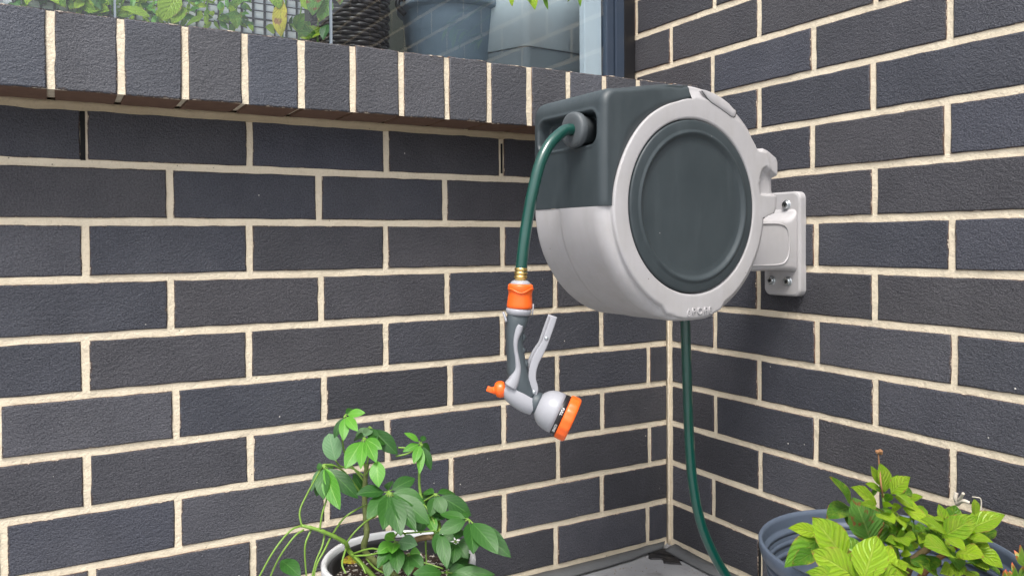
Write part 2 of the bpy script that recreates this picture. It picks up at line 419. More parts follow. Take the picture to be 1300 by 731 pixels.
for row in range(0, 20):
    zc = row*CRS+CRS/2
    js = joints(RJ, row, .138, .252, .04, 3.1)
    if row >= 10:
        while js[0] > -.13: js = [js[0]-.24]+js
        prev = js[0]; js = js[1:]
    else: prev = .0135-J
    for q in js:
        if q-prev < .02: prev = q; continue
        if prev < -.11: prev = -.155
        lay(RW, 'R', prev+J, q-J, zc, rng.uniform(-.0004, .0008)); prev = q
# mortar bodies: one gridded face each, real thickness behind
def mortar_slab(parent, wall, s0, s1, z0, z1, depth, rec=.0023, step=.012):
    bm = bmesh.new(); ns = int((s1-s0)/step); nz = max(2, int((z1-z0)/step)); g = []
    for i in range(ns+1):
        col = []
        for k in range(nz+1):
            s = s0+(s1-s0)*i/ns; z = z0+(z1-z0)*k/nz
            d = rec+.0007*noise.noise(Vector((s*40, z*40, 3.1 if wall == 'L' else 9.7)))
            col.append(bm.verts.new((-s, d, z) if wall == 'L' else (d, -s, z)))
        g.append(col)
    for i in range(ns):
        for k in range(nz):
            f = bm.faces.new((g[i][k], g[i+1][k], g[i+1][k+1], g[i][k+1])); f.smooth = True
    a, b = (-s0, -s1)
    # back body
    if wall == 'L': box(bm, b, a, rec+.0015, depth, z0, z1)
    else: box(bm, rec+.0015, depth, b, a, z0, z1)
    o = from_bm('mortar', bm, M['mortar'], parent, recalc=False); return o
mortar_slab(LW, 'L', 0.0, 2.35, GZ-.02, .862, .24)
mortar_slab(RW, 'R', -.15, 3.15, GZ-.02, 1.72, .15)
# corner joint fillet of mortar
bm = bmesh.new(); pts = [Vector((.0030+.0004*math.sin(i*1.7), -.0030+.0004*math.cos(i*2.3), GZ+.87*i/60)) for i in range(61)]
tube(bm, pts, [.0024+.0008*noise.noise(Vector((i*.9, 1, 2))) for i in range(61)], 8)
from_bm('corner_mortar', bm, M['mortar'], LW, True)
# black strips painting the dark inside weep holes and unfilled joints
def weep(parent, wall, s, z0, z1, wd=.0085):
    bm = bmesh.new()
    if wall == 'L': box(bm, -s-wd/2, -s+wd/2, .0006, .02, z0, z1)
    else: box(bm, .0006, .02, -s-wd/2, -s+wd/2, z0, z1)
    from_bm('painted_weep_dark', bm, M['black'], parent)
weep(LW, 'L', 1.1325, .779, .853, .0068); weep(LW, 'L', .4125, .785, .842, .0034)
weep(RW, 'R', .2525, GZ, .078, .005)
RW.location.x = .003
# ------------------------------------------------------------------ window sill: bricks on edge
SILL = thing('window_sill', 'projecting sill of charcoal bricks laid on edge under the window', 'window sill', (-.6, -.1, .862))
SY, SZ0, SZ1 = -.100, .8625, .9705
SM = get_meshes(.0755, .107, .205, M['sill_brick'], 6, 90, 4)
sj = [-1.174, -1.087, -1.002, -.917, -.831, -.747, -.663, -.579, -.496, -.412, -.327, -.243, -.160, -.076]
while sj[0] > -2.3: sj.insert(0, sj[0]-.0855)
sj.append(.0085)
bm = bmesh.new()
for i in range(len(sj)-1):
    a, b = sj[i]+.005, sj[i+1]-.005
    if i == len(sj)-2: b = -.004
    o = bpy.data.objects.new('brick', SM[i % 6]); C.objects.link(o); o.parent = SILL
    o.location = (Vector(((a+b)/2, SY+rng.uniform(-.0012, .0012), (SZ0+SZ1)/2+rng.uniform(-.0008, .0008)))-SILL.location)
    o.scale = ((b-a)/.0755, 1, 1); o.rotation_euler = (0, rng.gauss(0, .003), rng.gauss(0, .006))
# mortar bed of the sill
g0 = SY+.0022
n = 150
row_ = []
for i in range(n+1):
    x = -2.3+2.296*i/n; col = []
    for k in range(10):
        z = SZ0+.001+(SZ1-SZ0-.003)*k/9
        col.append(bm.verts.new((x, g0+.0009*noise.noise(Vector((x*60, z*60, 5))), z)))
    row_.append(col)
for i in range(n):
    for k in range(9): bm.faces.new((row_[i][k], row_[i+1][k], row_[i+1][k+1], row_[i][k+1])).smooth = True
box(bm, -2.3, -.004, g0+.001, .105, SZ0+.0045, SZ1-.003)
keep(from_bm('mortar', bm, M['mortar'], SILL, recalc=False))
# squeezed bedding mortar along the back of the soffit
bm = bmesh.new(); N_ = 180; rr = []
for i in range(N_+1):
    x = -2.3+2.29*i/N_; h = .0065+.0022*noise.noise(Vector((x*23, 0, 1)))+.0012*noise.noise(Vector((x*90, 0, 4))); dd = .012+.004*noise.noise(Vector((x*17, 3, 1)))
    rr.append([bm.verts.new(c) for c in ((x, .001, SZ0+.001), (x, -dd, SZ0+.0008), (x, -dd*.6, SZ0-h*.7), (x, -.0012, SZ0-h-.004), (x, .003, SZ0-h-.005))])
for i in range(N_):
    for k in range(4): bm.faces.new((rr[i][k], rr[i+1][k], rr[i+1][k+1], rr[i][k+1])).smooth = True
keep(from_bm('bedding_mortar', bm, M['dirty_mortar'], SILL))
# ------------------------------------------------------------------ floor flashing and sealant
FL = thing('flashing_strip', 'loose grey flashing strip lapped along the foot of the left brick wall', 'flashing', (0, 0, 0))
def strip(name, pts_a, pts_b, mat, parent, th=.0022):
    bm = bmesh.new(); A = spline(pts_a, 10); B = spline(pts_b, 10); R = []
    for i, (a, b) in enumerate(zip(A, B)):
        j1 = .0016*noise.noise(Vector((i*.5, 1, 0))); j2 = .003*noise.noise(Vector((i*.37, 7, 0)))
        a = a+Vector((0, 0, j1)); b = b+Vector((0, j2, 0)); c = a.lerp(b, .5)+Vector((0, 0, .002+j1))
        R.append([bm.verts.new(v) for v in (a, c, b, b-Vector((0, 0, th)), a-Vector((0, 0, th)))])
    for i in range(len(R)-1):
        for k in range(5): bm.faces.new((R[i][k], R[i+1][k], R[i+1][(k+1) % 5], R[i][(k+1) % 5])).smooth = (k < 2)
    bm.faces.new(R[0]); bm.faces.new(R[-1][::-1])
    return from_bm(name, bm, mat, parent)
strip('upturn', [(-2.2, -.004, .004), (-1.2, -.004, .003), (-.5, -.005, .0), (-.2, -.006, -.001), (-.012, -.006, .002)],
      [(-2.2, -.05, GZ+.006), (-1.2, -.05, GZ+.006), (-.5, -.046, GZ+.006), (-.2, -.040, GZ+.007), (-.03, -.022, GZ+.007)], M['flash'], FL)
FR = thing('flashing_strip', 'short torn grey flashing strip at the foot of the right wall beside the hose', 'flashing', (0, 0, 0))
strip('upturn', [(-.004, -.03, .002), (-.005, -.12, -.001), (-.005, -.3, .0), (-.005, -.6, .001), (-.005, -1.6, .001)],
      [(-.035, -.032, GZ+.006), (-.040, -.12, GZ+.006), (-.042, -.3, GZ+.006), (-.045, -.6, GZ+.006), (-.045, -1.6, GZ+.006)], M['flash'], FR)
bm = bmesh.new()   # sealant patch
r0 = []
for i in range(44):
    t = 2*PI*i/44; px = -.046+.034*math.cos(t)*(1+.6*noise.noise(Vector((math.cos(t)*2, math.sin(t)*2, 1)))); py = -.052+.040*math.sin(t)*(1+.7*noise.noise(Vector((math.cos(t)*3, math.sin(t)*3, 6))))
    r0.append((px, py))
a = [bm.verts.new((x, y, GZ+.0005)) for x, y in r0]; b = [bm.verts.new((-.052+(x+.052)*.9, -.06+(y+.06)*.9, GZ+.0035)) for x, y in r0]
for i in range(44): bm.faces.new((a[i], a[(i+1) % 44], b[(i+1) % 44], b[i])).smooth = True
bm.faces.new(b)
so_ = from_bm('sealant_patch', bm, M['sealant']); so_['label'] = 'black smeared sealant patch on the grey floor in the corner'; so_['category'] = 'sealant'
bm = bmesh.new(); r_ = random.Random(5)
for i in range(260):
    if i % 2: x = -r_.uniform(0, .9); y = -.045-abs(r_.gauss(0, .05))
    else: y = -r_.uniform(0, .9); x = -.045-abs(r_.gauss(0, .05))
    q = r_.uniform(.0007, .0024); c = Vector((x, y, GZ+.0005+q*.5)); v = [bm.verts.new(c+Vector((r_.uniform(-q, q), r_.uniform(-q, q), r_.uniform(-q, q)*.7))) for _ in range(5)]
    for f in ((0, 1, 2), (0, 1, 3), (1, 2, 3), (0, 2, 3), (1, 2, 4), (0, 2, 4)): bm.faces.new([v[k] for k in f])
gr_ = from_bm('grit', bm, mat_simple('grit', (.30, .25, .19), .9)); gr_['kind'] = 'stuff'; gr_['label'] = 'scattered grit and crumbs of mortar on the grey floor along the walls'; gr_['category'] = 'grit'
# ------------------------------------------------------------------ hose reel
RC = Vector((-.357, 0, .703)); YF = -.450; YB = -.282
REEL = thing('hose_reel', 'large round grey and slate wall-mounted garden hose reel on the right brick wall', 'hose reel', (-.02, -.323, .645))
# outline polygon, counter clockwise, relative to RC in (x,z)
def arc(cx, cz, r, a0, a1, n): return [(cx+r*math.cos(math.radians(a0+(a1-a0)*i/n)), cz+r*math.sin(math.radians(a0+(a1-a0)*i/n))) for i in range(n+1)]
OUT = []
OUT += [(.172, -.010), (.182, -.007), (.1865, .002), (.1875, .015), (.1870, .024), (.1855, .029), (.1850, .046), (.1875, .052), (.1895, .056), (.1895, .073), (.186, .080), (.168, .0895), (.157, .0940)]
OUT += arc(0, 0, .1765, 32, 90, 26)
OUT += [(-.04, .1755), (-.08, .170), (-.12, .163)]
OUT += arc(-.1455, .138, .0215, 84, 176, 9)
OUT += [(-.168, .12), (-.1685, .08), (-.1685, .04)]
OUT += arc(0, 0, .1685, 180, 250, 34)
OUT += arc(0, 0, .1685, 252, 256, 2)+[(-.030, -.1655), (0, -.1665), (.030, -.1655)]+arc(0, 0, .168, 286, 352, 34)+[(.1665, -.010)]
OA = sorted([(math.atan2(z, x) % (2*PI), math.hypot(x, z), x, z) for x, z in OUT])
def R_(th):
    th %= 2*PI
    d = (math.cos(th), math.sin(th)); n = len(OA)
    for i in range(n):
        a, b = OA[i-1], OA[i]
        a0 = a[0] if i else a[0]-2*PI; t_ = th
        if i == 0 and th > b[0]: continue
        if a0 <= t_ <= b[0]: break
    else: a, b = OA[-1], OA[0]
    x1, z1, x2, z2 = a[2], a[3], b[2], b[3]
    den = d[0]*(z2-z1)-d[1]*(x2-x1)
    if abs(den) < 1e-12: return a[1]
    return (x1*(z2-z1)-z1*(x2-x1))/den
def RO(deg):      # outer edge of the side ring
    k = [(0, .181), (28, .181), (33, .163), (60, .160), (88, .1580), (92, .1550), (104, .1520), (120, .1515), (150, .150), (182, .1525), (215, .152), (245, .153), (251, .160), (289, .160), (295, .153), (330, .150), (354, .150), (358, .181), (360, .181)]
    for (a, x), (b, y) in zip(k, k[1:]):
        if a <= deg <= b: return x+(y-x)*sstep(a, b, deg)
HOOD0, HOOD1 = 91.5, 180.6
def build_body(kind):
    bm = bmesh.new()
    build_block(bm, kind)
    if kind == 'shell':
        build_block(bm, 'ring'); bmesh.ops.remove_doubles(bm, verts=bm.verts, dist=.00005)
    bmesh.ops.recalc_face_normals(bm, faces=bm.faces)
    me = bpy.data.meshes.new(kind); bm.to_mesh(me); bm.free()
    return me
def build_block(bm, kind):
    cols = []
    if kind == 'shell': degs = [HOOD1+i*(360+HOOD0-HOOD1)/540 for i in range(541)]
    elif kind == 'ring': degs = [HOOD0+i*(HOOD1-HOOD0)/134 for i in range(135)]
    else: degs = [HOOD0+.15+i*(HOOD1-HOOD0-.3)/260 for i in range(261)]
    degs_full = degs
    for dg in degs:
        th = math.radians(dg); R = R_(th); ro = min(RO(dg % 360), R-.006); prof = []   # (radius, y)
        dm = dg % 360
        tab = 1-sstep(12, 17, abs(((dm-270+180) % 360)-180))          # flat logo pad
        lug = dm > 356 or dm < 31
        ch = .0042*(1-tab)+.0012 if not lug else .0006
        f = .010-.0065*sstep(355, 358, dm if dm > 180 else dm+360)*(1-sstep(388, 394, dm if dm > 180 else dm+360))-.004*sstep(36, 44, dm)*(1-sstep(91, 98, dm))+.006*sstep(178, 184, dm)*(1-sstep(236, 252, dm))
        if kind != 'hood':
            prof += [(.1262, YF+.006), (.1268, YF+.001), (.1285, YF-.0010)]
            for k in range(1, 13):
                t = k/12; prof.append((.1285+(ro-.1285)*t, YF-.0010-.0003*math.sin(PI*t)))
            prof += [(ro+.0022, YF-.0006+.001*(1-tab))]
        else:
            prof += [(ro+.0006, YF+.012), (ro+.0008, YF+.004), (ro+.0022, YF+.0022)]
        if kind == 'ring':
            prof = prof[:-1]+[(ro+.0003, YF-.0006), (ro+.0008, YF+.001), (ro+.0008, YF+.010)]
        r1 = max(R-f, ro+.0028); y1 = YF+(.0028 if kind == 'hood' else .0006+ch)
        r0_ = prof[-1][0]; y0_ = prof[-1][1]
        if kind == 'ring': r1 = None
        for k in range(1, 5 if r1 else 0): prof.append((r0_+(r1-r0_)*k/4, y0_+(y1-y0_)*k/4))
        if r1 is not None:
            ff = R-r1
            for k in range(1, 9):
                a = PI/2*k/8; prof.append((r1+ff*math.sin(a), y1+f*1.3*(1-math.cos(a))))
            ys = prof[-1][1]; nb = 96 if kind == 'hood' else 60
            for k in range(1, nb+1): prof.append((R, ys+(YB-.012-ys)*k/nb))
            for k in range(1, 6):
                a = PI/2*k/5; prof.append((R-.012*(1-math.cos(a)), YB-.012+.012*math.sin(a)))
            if kind == 'shell': prof.append((.03, YB))
            else: prof.append((R-.03, YB))
        cs, sn = math.cos(th), math.sin(th); col = []
        for r, y in prof:
            if kind == 'shell' and abs(r-R) < 1e-6: r -= .0010*sstep(-.352, -.348, y)
            x, z = r*cs, r*sn
            # hand recess on the rear lug
            if kind == 'shell' and x > .12 and y < YF+.05:
                s = sstep(.1435, .1475, x-.004*((z-.038)/.018)**2)*sstep(.0195, .0235, z)*(1-sstep(.051, .055, z-(.180-x)*.40))
                y += .0085*s
            if kind == 'hood' and x < -.14:
                ya, yb_, za, zb = -.432, -.300, .0835, .1285
                # rounded-rectangle slot pushed inwards on the front face
                cy, cz = (ya+yb_)/2, (za+zb)/2; hy, hz = (yb_-ya)/2, (zb-za)/2; rc = .014
                qy, qz = abs(y-cy)-hy+rc, abs(z-cz)-hz+rc
                dist = math.hypot(max(qy, 0), max(qz, 0))+min(max(qy, qz), 0)-rc
                x += .020*(1-sstep(-.0045, .0015, dist))
                x -= .0012*math.exp(-((dist-.003)/.002)**2)
                if z > .08: x += 0
            # broad mould swell on hood side
            if kind == 'hood' and y < YF+.006:
                y += .0035*sstep(.0, .03, r-ro)*(1-sstep(95, 118, dm))
            col.append(bm.verts.new((RC.x+x, y, RC.z+z)))
        cols.append(col)
    for i in range(len(cols)-1):
        for k in range(len(cols[i])-1):
            bm.faces.new((cols[i][k], cols[i+1][k], cols[i+1][k+1], cols[i][k+1]))
sh = build_body('shell'); keep(link('shell', sh, REEL, (M['plastic'],), True))
hd = build_body('hood'); keep(link('hood', hd, REEL, (M['dark_plastic'],), True))
# black core added behind the seams so that no gap shows daylight
bm = bmesh.new(); lathe(bm, [(0, 0), (0, .142), (.12, .142), (.12, 0)], (RC.x, YF+.02, RC.z), (0, 1, 0), 48)
keep(from_bm('dark_core', bm, M['black'], REEL))
bm = bmesh.new()
lathe(bm, [(.010, .1255), (-.0002, .1252), (-.0014, .1243), (-.0020, .1225), (-.0020, .1125), (-.0022, .1105), (-.0038, .1085), (-.0041, .1068), (-.0028, .1045), (.0002, .1020), (.0010, .0995), (.0010, .09), (.0004, .05), (0, 0)], (RC.x, YF, RC.z), (0, 1, 0), 128)
keep(from_bm('side_disc', bm, M['dark_plastic'], REEL, True))
# raised logo pad writing
def text(txt, size, loc, rot, mat, parent, name='lettering', ext=.0006, spacing=1.15, bev=.0001, font_off=.0003):
    cu = bpy.data.curves.new(name, 'FONT'); cu.body = txt; cu.size = size; cu.extrude = ext; cu.space_character = spacing; cu.offset = font_off*.3
    cu.align_x = 'CENTER'; cu.align_y = 'CENTER'; cu.bevel_depth = bev; cu.resolution_u = 3
    o = bpy.data.objects.new(name, cu); C.objects.link(o); dg = bpy.context.evaluated_depsgraph_get()
    me = bpy.data.meshes.new_from_object(o.evaluated_get(dg)); bpy.data.objects.remove(o)
    o = link(name, me, parent, (mat,)); me.materials.clear(); me.materials.append(mat)
    mw = Matrix.Translation(loc) @ rot
    o.matrix_local = Matrix.Translation(parent.location).inverted() @ mw if parent else mw
    return o
text('POPE', .0148, Vector((-.3435, YF-.0024, .5505)), Matrix.Rotation(PI/2, 4, 'X'), M['plastic'], REEL, 'lettering', .0011, 1.3, 0, -.0004)
bm = bmesh.new()    # droplet emblem
def ringprof(bm, pts, y0, y1):
    a = [bm.verts.new((x, y0, z)) for x, z in pts]; b = [bm.verts.new((x, y1, z)) for x, z in pts]
    for i in range(len(pts)): bm.faces.new((a[i], a[(i+1) % len(pts)], b[(i+1) % len(pts)], b[i]))
    bm.faces.new(b); bm.faces.new(a[::-1])
ex, ez = -.3700, .5500
dr = [(ex+.0042*math.sin(t)*(1 if t < PI else 1)*(.55+.45*math.sin(abs(t-PI)/2+0) if False else 1)*(math.sin(t/2)**.9), ez-.0012-.0052*math.cos(t)*-1) for t in [2*PI*i/26 for i in range(26)]]
dr = [(ex+.0045*math.sin(t)*math.sin(t/2)**1.2, ez+.0058*math.cos(t)) for t in [2*PI*i/28 for i in range(28)]]
outer = dr; inner = [(ex+(x-ex)*.62, ez-.0006+(z-ez)*.66) for x, z in dr]
o0 = [bm.verts.new((x, YF-.0024, z)) for x, z in outer]; i0 = [bm.verts.new((x, YF-.0024, z)) for x, z in inner]
o1 = [bm.verts.new((x, YF-.0006, z)) for x, z in outer]; i1 = [bm.verts.new((x, YF-.0006, z)) for x, z in inner]
for i in range(28):
    k = (i+1) % 28
    bm.faces.new((o0[i], o0[k], i0[k], i0[i])); bm.faces.new((o0[i], o0[k], o1[k], o1[i])); bm.faces.new((i0[i], i0[k], i1[k], i1[i]))
tube(bm, spline([(ex-.0015, YF-.0018, ez+.001), (ex+.0, YF-.0018, ez-.0015), (ex+.002, YF-.0018, ez-.001)], 5), .0006, 6)
keep(from_bm('emblem', bm, M['plastic'], REEL))
# release tab let into the rim, upper right
bm = bmesh.new(); tabo = []
def tp(deg, r): return (RC.x+r*math.cos(math.radians(deg)), RC.z+r*math.sin(math.radians(deg)))
edge = [tp(84.5, .1708), tp(84, .168), tp(80, .1605), tp(77, .1575), tp(70, .1560), tp(64, .156), tp(59.5, .1575), tp(58, .162), tp(58.5, .1695), tp(61, .1695), tp(66, .1712), tp(74, .1718), tp(82, .1718)]
es = spline([(x, 0, z) for x, z in edge+[edge[0]]], 5)[:-1]
cx = sum(p.x for p in es)/len(es); cz = sum(p.z for p in es)/len(es); rings = []
for sc, y in ((1, YF+.006), (1, YF-.0008), (.975, YF-.0018), (.93, YF-.0022)):
    rings.append([bm.verts.new((cx+(p.x-cx)*sc, y, cz+(p.z-cz)*sc)) for p in es])
for a, b in zip(rings, rings[1:]):
    for i in range(len(es)): bm.faces.new((a[i], a[(i+1) % len(es)], b[(i+1) % len(es)], b[i]))
bm.faces.new(rings[-1])
keep(from_bm('release_tab', bm, M['plastic'], REEL, True))
bm = bmesh.new()   # dark bead painting the shadow in the gap around it
pts = [Vector((cx+(p.x-cx)*1.02, YF-.0009, cz+(p.z-cz)*1.02)) for p in es[2:44]]
tube(bm, pts, .0005, 6); keep(from_bm('tab_shadow_line', bm, M['steel_dark'], REEL))
# wall bracket
def rrect(y0, y1, z0, z1, r, n=6):
    P = []
    for cy, cz, a in ((y1-r, z1-r, 0), (y0+r, z1-r, 90), (y0+r, z0+r, 180), (y1-r, z0+r, 270)):
        for i in range(n+1):
            t = math.radians(a+90*i/n); P.append((cy+r*math.cos(t), cz+r*math.sin(t)))
    return P
bm = bmesh.new(); P = rrect(-.3595, -.279, .5525, .7400, .013); rings = []
cy, cz = -.319, .646
for x, s in ((.0035, 0), (-.009, 0), (-.0118, .001), (-.0132, .0035)):
    rings.append([bm.verts.new((x, y-math.copysign(s, y-cy), z-math.copysign(s, z-cz))) for y, z in P])
for a, b in zip(rings, rings[1:]):
    for i in range(len(P)): bm.faces.new((a[i], a[(i+1) % len(P)], b[(i+1) % len(P)], b[i]))
bm.faces.new(rings[-1]); bm.faces.new(rings[0][::-1])
keep(from_bm('bracket_plate', bm, M['plastic'], REEL, False))
# arm: lofted rounded box flaring into the plate
bm = bmesh.new(); rings = []
for x, gr in ((-.0125, .017), (-.0155, .011), (-.020, .006), (-.027, .002), (-.036, 0), (-.10, 0), (-.20, 0)):
    P = rrect(-.3535-.0*gr, -.285, .600-gr*.25, .690+gr*1.2, .009, 5)
    rings.append([bm.verts.new((x, y, z)) for y, z in P])
for a, b in zip(rings, rings[1:]):
    for i in range(len(P)): bm.faces.new((a[i], a[(i+1) % len(P)], b[(i+1) % len(P)], b[i]))
bm.faces.new(rings[-1]); bm.faces.new(rings[0][::-1])
keep(from_bm('bracket_arm', bm, M['plastic'], REEL, True))
bm = bmesh.new()   # raised outline and sunk panel on the arm
pp = spline([(-.19, -.3538, .682), (-.10, -.3538, .682), (-.058, -.3538, .6815), (-.040, -.3538, .674), (-.034, -.3538, .656), (-.034, -.3538, .634), (-.041, -.3538, .618), (-.060, -.3538, .6105), (-.12, -.3538, .610), (-.19, -.3538, .610)], 7)
tube(bm, pp, .0016, 8); keep(from_bm('bracket_rib', bm, M['plastic'], REEL, True))
def screw(y, z):
    bm = bmesh.new(); lathe(bm, [(0, .0084), (.0010, .0088), (.0016, .0082), (.0018, .0070)], (-.0131, y, z), (-1, 0, 0), 24)
    lathe(bm, [(.0016, .0069), (.0048, .0067), (.0058, .0060), (.0060, .0036), (.0036, .0031), (.0036, 0)], (-.0131, y, z), (-1, 0, 0), 24)
    o = keep(from_bm('screw', bm, M['steel'], REEL, False))
    bm = bmesh.new()
    for a in (.3, .3+PI/2):
        d = Vector((0, math.cos(a), math.sin(a))); e = Vector((0, -math.sin(a), math.cos(a))); c = Vector((-.0131-.0046, y, z))
        vs = [c+d*.0036*sx_+e*.0008*sy_+Vector((sz_*.0008, 0, 0)) for sx_, sy_, sz_ in ((1, 1, 1), (1, -1, 1), (-1, -1, 1), (-1, 1, 1), (1, 1, -1), (1, -1, -1), (-1, -1, -1), (-1, 1, -1))]
        v = [bm.verts.new(q) for q in vs]
        for f in ((0, 1, 2, 3), (4, 5, 6, 7), (0, 1, 5, 4), (1, 2, 6, 5), (2, 3, 7, 6), (3, 0, 4, 7)): bm.faces.new([v[i] for i in f])
    c = from_bm('screw_slot', bm, M['steel_dark'], o); c.matrix_parent_inverse = Matrix()
for y, z in ((-.3310, .7168), (-.2970, .5795), (-.3335, .5790)): screw(y, z)
# hose stopper at the outlet
SX, SYy, SZz = -.530, -.395, .8085
bm = bmesh.new()
lathe(bm, [(-.022, .0), (-.022, .019), (-.004, .0215), (-.002, .0238), (0, .0248), (.006, .0248), (.0085, .0238), (.0095, .021), (.0098, .0155), (.0090, .0085)], (SX, SYy, SZz), (-1, 0, -.02), 40)
keep(from_bm('hose_stopper', bm, M['stopper'], REEL, True))
# the drum housing is swung three degrees on its bracket
SPIN = Matrix.Translation((-.232, -.45, 0)) @ Matrix.Rotation(math.radians(3.0), 4, 'Z') @ Matrix.Translation((.232, .45, 0))
for o in REEL.children:
    if o.name.split('.')[0] in ('shell', 'hood', 'dark_core', 'side_disc', 'emblem', 'release_tab', 'tab_shadow_line', 'hose_stopper'): o.data.transform(SPIN)
    elif o.name.startswith('lettering'): o.matrix_basis = Matrix.Translation(REEL.location).inverted() @ SPIN @ Matrix.Translation(REEL.location) @ o.matrix_basis
# ------------------------------------------------------------------ hoses
HP = [(SX+.02, SYy, SZz), (SX-.012, SYy-.001, SZz+.0), (-.560, -.408, .803), (-.583, -.414, .785), (-.600, -.418, .758), (-.612, -.420, .720), (-.620, -.420, .680), (-.6255, -.420, .650), (-.6290, -.420, .6235), (-.6300, -.420, .612)]
HP = [tuple(SPIN @ Vector(p)) if i < 2 else (p[0], p[1]-.010*(1-i/6 if i < 6 else 0), p[2]) for i, p in enumerate(HP)]
bm = bmesh.new(); tube(bm, spline(HP, 10), .0079, 20)
o = from_bm('garden_hose', bm, M['hose'], smooth=True); o['label'] = 'short green hose curving from the reel outlet down to the orange connector'; o['category'] = 'hose'
HP2 = [(-.284, -.362, .60), (-.2838, -.360, .524), (-.2800, -.360, .42), (-.2765, -.360, .34), (-.2700, -.360, .27), (-.257, -.362, .205), (-.238, -.366, .155), (-.212, -.372, .108), (-.182, -.382, .066), (-.150, -.396, .028), (-.12, -.412, .006), (-.085, -.432, -.0015), (-.045, -.475, -.0018), (-.034, -.56, -.0018), (-.036, -.72, -.0018), (-.05, -.95, -.0018), (-.2, -1.15, -.0018)]
bm = bmesh.new(); tube(bm, spline(HP2, 10), .0079, 20)
o = from_bm('garden_hose', bm, M['hose'], smooth=True); o['label'] = 'long green hose hanging from the underside of the reel to the floor in the corner'; o['category'] = 'hose'
# ------------------------------------------------------------------ spray gun
GO = Vector((-.630, -.420, .619)); GR = Vector((.8762, -.4821, 0)).normalized(); GN = Vector((-.4821, -.8762, 0)).normalized()  # GN faces the viewer side
S_ = 957.
def G(X, Y, d=0.):      # measured on an enlarged view, 3.045 px per px
    u = 590+X/3.045; v = 330+Y/3.045
    return GO+GR*((u-661.)/S_)+Vector((0, 0, -(v-340.)/S_-.0015))+GN*d
GUN = thing('spray_gun', 'grey and orange garden spray gun hanging from the short green hose', 'spray gun', tuple(G(205, 180)))
def gpart(name, bm, mat, smooth=True): return keep(from_bm(name, bm, mat, GUN, smooth))
zp = 1/(3.045*S_)
def glathe(name, mat, pr, a, b, seg=32, wob=None):
    A, B = G(*a), G(*b); ax = (B-A); bm = bmesh.new(); lathe(bm, pr, A, ax, seg, up=GN, wob=wob); return gpart(name, bm, mat)
glathe('ferrule', M['brass'], [(0, .0078), (.001, .0086), (.0035, .0086), (.0042, .0078), (.0052, .0078), (.006, .0088), (.0085, .0088), (.0092, .0078), (.0102, .0078), (.011, .0087), (.0135, .0087), (.0142, .0076), (.0165, .0074), (.0165, 0)], (217, 26), (213, 90))
glathe('collar', M['gun_grey'], [(0, 0), (0, .0085), (.002, .012), (.004, .0135), (.006, .0135), (.006, 0)], (214, 74), (213, 100))
glathe('connector', M['orange'], [(0, 0), (0, .0145), (.0012, .0162), (.003, .0168), (.007, .0170), (.010, .0160), (.013, .0157), (.020, .0163), (.026, .0168), (.0295, .0172), (.0318, .0165), (.0325, .015), (.0325, 0)], (214, 88), (210, 186), wob=lambda k, h: .012*math.sin(k*2*PI*3+h*90))
bm = bmesh.new()   # wavy relief line on the connector
pts = []
for i in range(25):
    a = -1.25+2.5*i/24; rr_ = .0172; zz = .0085+.0026*math.cos(a*3.2); c = G(214, 88); pts.append(c+GR*math.sin(a)*rr_+GN*math.cos(a)*rr_-Vector((0, 0, zz)))
tube(bm, pts, .0012, 6); gpart('connector_relief', bm, M['orange'])
glathe('swivel_collar', M['gun_grey'], [(0, 0), (0, .0155), (.001, .0168), (.0035, .0172), (.006, .0165), (.0085, .0150), (.0085, 0)], (207, 183), (205, 212))
bm = bmesh.new(); tube(bm, spline([G(146, 196, .004), G(152, 212, .006), G(158, 232, .008)], 4), .0016, 6); gpart('clip', bm, M['gun_grey'])
bm = bmesh.new(); tube(bm, spline([G(262, 165, .004), G(261, 185, .006), G(258, 206, .004)], 4), .0010, 6)
gpart('clip', bm, M['gun_grey'])
# handle: dark rubber
def slab(bm, centre, half, depth, n=8, seg=20, dn=0., expo=.8):
    pts = spline([G(x, y, dn) for x, y in centre], n); m_ = len(pts)
    hw = [h[0] for h in spline([(h*zp, 0, 0) for h in half], n)]; dp = [h[0] for h in spline([(h, 0, 0) for h in depth], n)]
    tube(bm, pts, hw, seg, side=GN, ry=dp, expo=expo)
bm = bmesh.new(); slab(bm, [(205, 206), (199, 235), (190, 280), (190, 330), (195, 380), (200, 430), (212, 480), (240, 530)], [42, 41, 34, 33, 36, 41, 43, 36], [.0125, .0145, .0150, .0150, .0150, .0155, .015, .012])
gpart('grip', bm, M['grip'])
bm = bmesh.new(); slab(bm, [(212, 244), (204, 262), (193, 300), (192, 335), (198, 375), (200, 415), (185, 455), (172, 478)], [12, 15, 11, 9, 10, 14, 22, 26], [.0060]*6+[.008, .009], dn=.0108)
gpart('grip_inlay', bm, M['gun_grey'])
bm = bmesh.new()
for x, y in ((223, 292), (221, 345), (232, 398)):
    slab(bm, [(x-8, y-16), (x+2, y), (x-4, y+16)], [7, 9, 6], [.007, .008, .007], 4, 10)
gpart('finger_ridges', bm, M['grip'])
